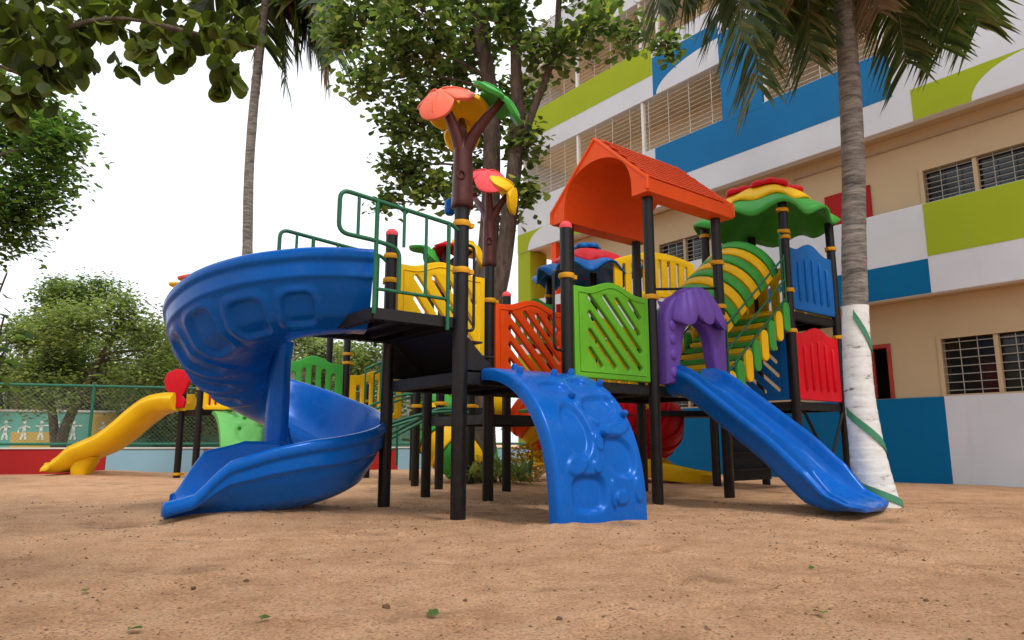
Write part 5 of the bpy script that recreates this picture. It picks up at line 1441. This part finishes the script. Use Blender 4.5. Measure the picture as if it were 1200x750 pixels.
pt2 = at(318, -45, 14.5); fl_ = []
for u, v, up_, dead in ((395, 70, .8, 0), (385, 60, .6, 0), (365, 50, .5, 0), (350, 40, .5, 0), (378, 30, .9, 0), (335, 95, .5, 0), (405, 20, 1.0, 0), (260, 60, .8, 0), (235, 20, 1.0, 0), (300, 90, .5, 0), (385, 85, .4, 1), (350, 60, .4, 1), (420, -60, 1.2, 0), (250, -80, 1.0, 0)):
    tip = at(u, v, 14.5 + random.uniform(-1, 1)); h = V(tip.x - pt2.x, tip.y - pt2.y, 0); fl_.append((V(pt2.x + h.x * .5, pt2.y + h.y * .5, pt2.z + up_ * .5), tip, 1.15, LEAF_DEAD if dead else LEAF_PALM, 120))
b2 = at(292, 518, 14.5); 
palm('coconut_palm', 'slender far coconut palm rising behind the spiral slide', [(b2.x, 14.5, -.1), tuple(at(290, 300, 14.5)), tuple(at(293, 180, 14.5)), tuple(at(303, 70, 14.5)), tuple(pt2)], [.14, .11, .10, .10, .09], None, 0, fl_, wide=1.5)

# plants round the tree foot
pos, dirs, sz = [], [], []
pl_ = thing('strappy_plant', 'green strappy leaved plants round the almond tree foot', 'plant', (-.05, 10.0, 0))
for k in range(150):
    p = V(-.15 + random.uniform(-.55, .45), 10.0 + random.uniform(-.2, .3), random.uniform(0, .12)); a = random.uniform(0, 6.28)
    pos.append(tuple(p)); dirs.append((math.cos(a) * .6, math.sin(a) * .6, random.uniform(.5, 1.2))); sz.append(random.uniform(.25, .5))
leafmesh('foliage', LEAF_BUSH, pl_, pos, dirs, sz, .10, shape='lance', bend=.4)
pos, dirs, sz = [], [], []
pl_ = thing('yellow_bush', 'low yellow flowering bush beneath the middle deck beside the tree foot', 'bush', (.35, 11.0, 0))
for k in range(420):
    q = Vector(rng.normal(0, 1, 3)); q.normalize(); p = V(.22, 11.0, .28) + V(q.x * .32, q.y * .3, q.z * .26); a = random.uniform(0, 6.28)
    pos.append(tuple(p)); dirs.append((math.cos(a), math.sin(a), random.uniform(-.5, .8))); sz.append(random.uniform(.06, .11))
leafmesh('foliage', LEAF_YEL, pl_, pos, dirs, sz, .4)
tm = MB()
for k in range(5): limb(tm, (.22, 11.0, -.05), (.22 + random.uniform(-.2, .2), 11 + random.uniform(-.2, .2), .35), .012, .005)
tm.build('stem', TWIG, pl_)

# fallen leaves, clods, twigs on the sand
def gz(u, v):
    p = math.atan(143 / 815); a = (u - 600) / 815; b = (375 - v) / 815
    c_, s_ = math.cos(p), math.sin(p); d = V(a, c_ - b * s_, s_ + b * c_); t = -.6 / d.z
    x, y = d.x * t, d.y * t; return V(x, y, ground_h(x, y))
for u, v, s, lab in ((148, 733, .05, 'dark green fallen leaf curled on the sand at lower left'), (499, 718, .05, 'bright green fallen leaf on sand below the climbing wall'), (967, 720, .045, 'green fallen leaf lying flat on sand at lower right'), (305, 722, .04, 'small olive fallen leaf on bare sand, middle of lower left'), (955, 665, .03, 'tiny green leaf on sand below the straight slide'), (100, 690, .035, 'tiny olive leaf scrap on sand near the left edge')):
    p = gz(u, v); a = random.uniform(0, 6.28)
    o = leafmesh('fallen_leaf', LEAF_FINE, None, [(0, 0, .012), (.01, 0, .016)], [(math.cos(a), math.sin(a), .25), (math.cos(a + 1.6), math.sin(a + 1.6), .35)], [s, s * .7], .42, bend=.3)
    o.location = p; tag(o, lab, 'leaf', 'fallen leaves on the sand')
def clod_mesh(seed_):
    bm = bmesh.new(); bmesh.ops.create_icosphere(bm, subdivisions=2, radius=1)
    for v in bm.verts: v.co *= 1 + .45 * noise.noise(v.co * 1.3 + V(seed_, 0, 0))
    for v in bm.verts: v.co.z *= .7
    me = bpy.data.meshes.new('sand_clod'); bm.to_mesh(me); bm.free(); me.shade_smooth(); me.materials.append(CLOD); return me
cms = [clod_mesh(k * 3.1) for k in range(4)]
for k, (u, v, s, lab) in enumerate(((453, 707, .017, 'largest brown clod, amid crumbs on the sand lower middle'), (289, 677, .012, 'round brown clod on sand, right one of a pair below the spiral slide'), (227, 683, .011, 'brown clod on sand, left one of a pair below the spiral slide'), (545, 700, .009, 'small brown clod right of the crumb patch'), (655, 722, .012, 'dark clod on the sand at lower right of the climbing wall'), (1085, 700, .010, 'dark brown clod on the sand near the right edge'))):
    p = gz(u, v); o = bpy.data.objects.new('sand_clod', cms[k % 4]); C.objects.link(o); o.location = p + Z * s * .3; o.scale = (s, s, s); o.rotation_euler = (0, 0, k); tag(o, lab, 'clod', 'clods on the sand')
cr_ = MB()
for k in range(4200):
    Y = random.uniform(1.3, 7.5); X = random.uniform(-.8, .8) * Y; s = random.choice((.0016, .002, .0025, .003, .0055)) * (1 + .12 * Y); h = ground_h(X, Y) + float(prints(np.array([X]), np.array([Y]))[0])
    if noise.noise((X * .9, Y * .9, 2)) < -.05 and random.random() < .7: continue
    a = random.uniform(0, 6.28); d1 = V(math.cos(a), math.sin(a), 0) * s * random.uniform(.8, 2); d2 = V(-math.sin(a), math.cos(a), 0) * s
    c = V(X, Y, h)
    cr_.add([c + d1, c + d2, c - d1, c - d2, c + Z * s * .9, c - Z * s], [(0, 1, 4), (1, 2, 4), (2, 3, 4), (3, 0, 4), (1, 0, 5), (2, 1, 5), (3, 2, 5), (0, 3, 5)])
o = cr_.build('debris', CLOD); o['kind'] = 'stuff'; o['label'] = 'fine crumbs and grit scattered over the sand'
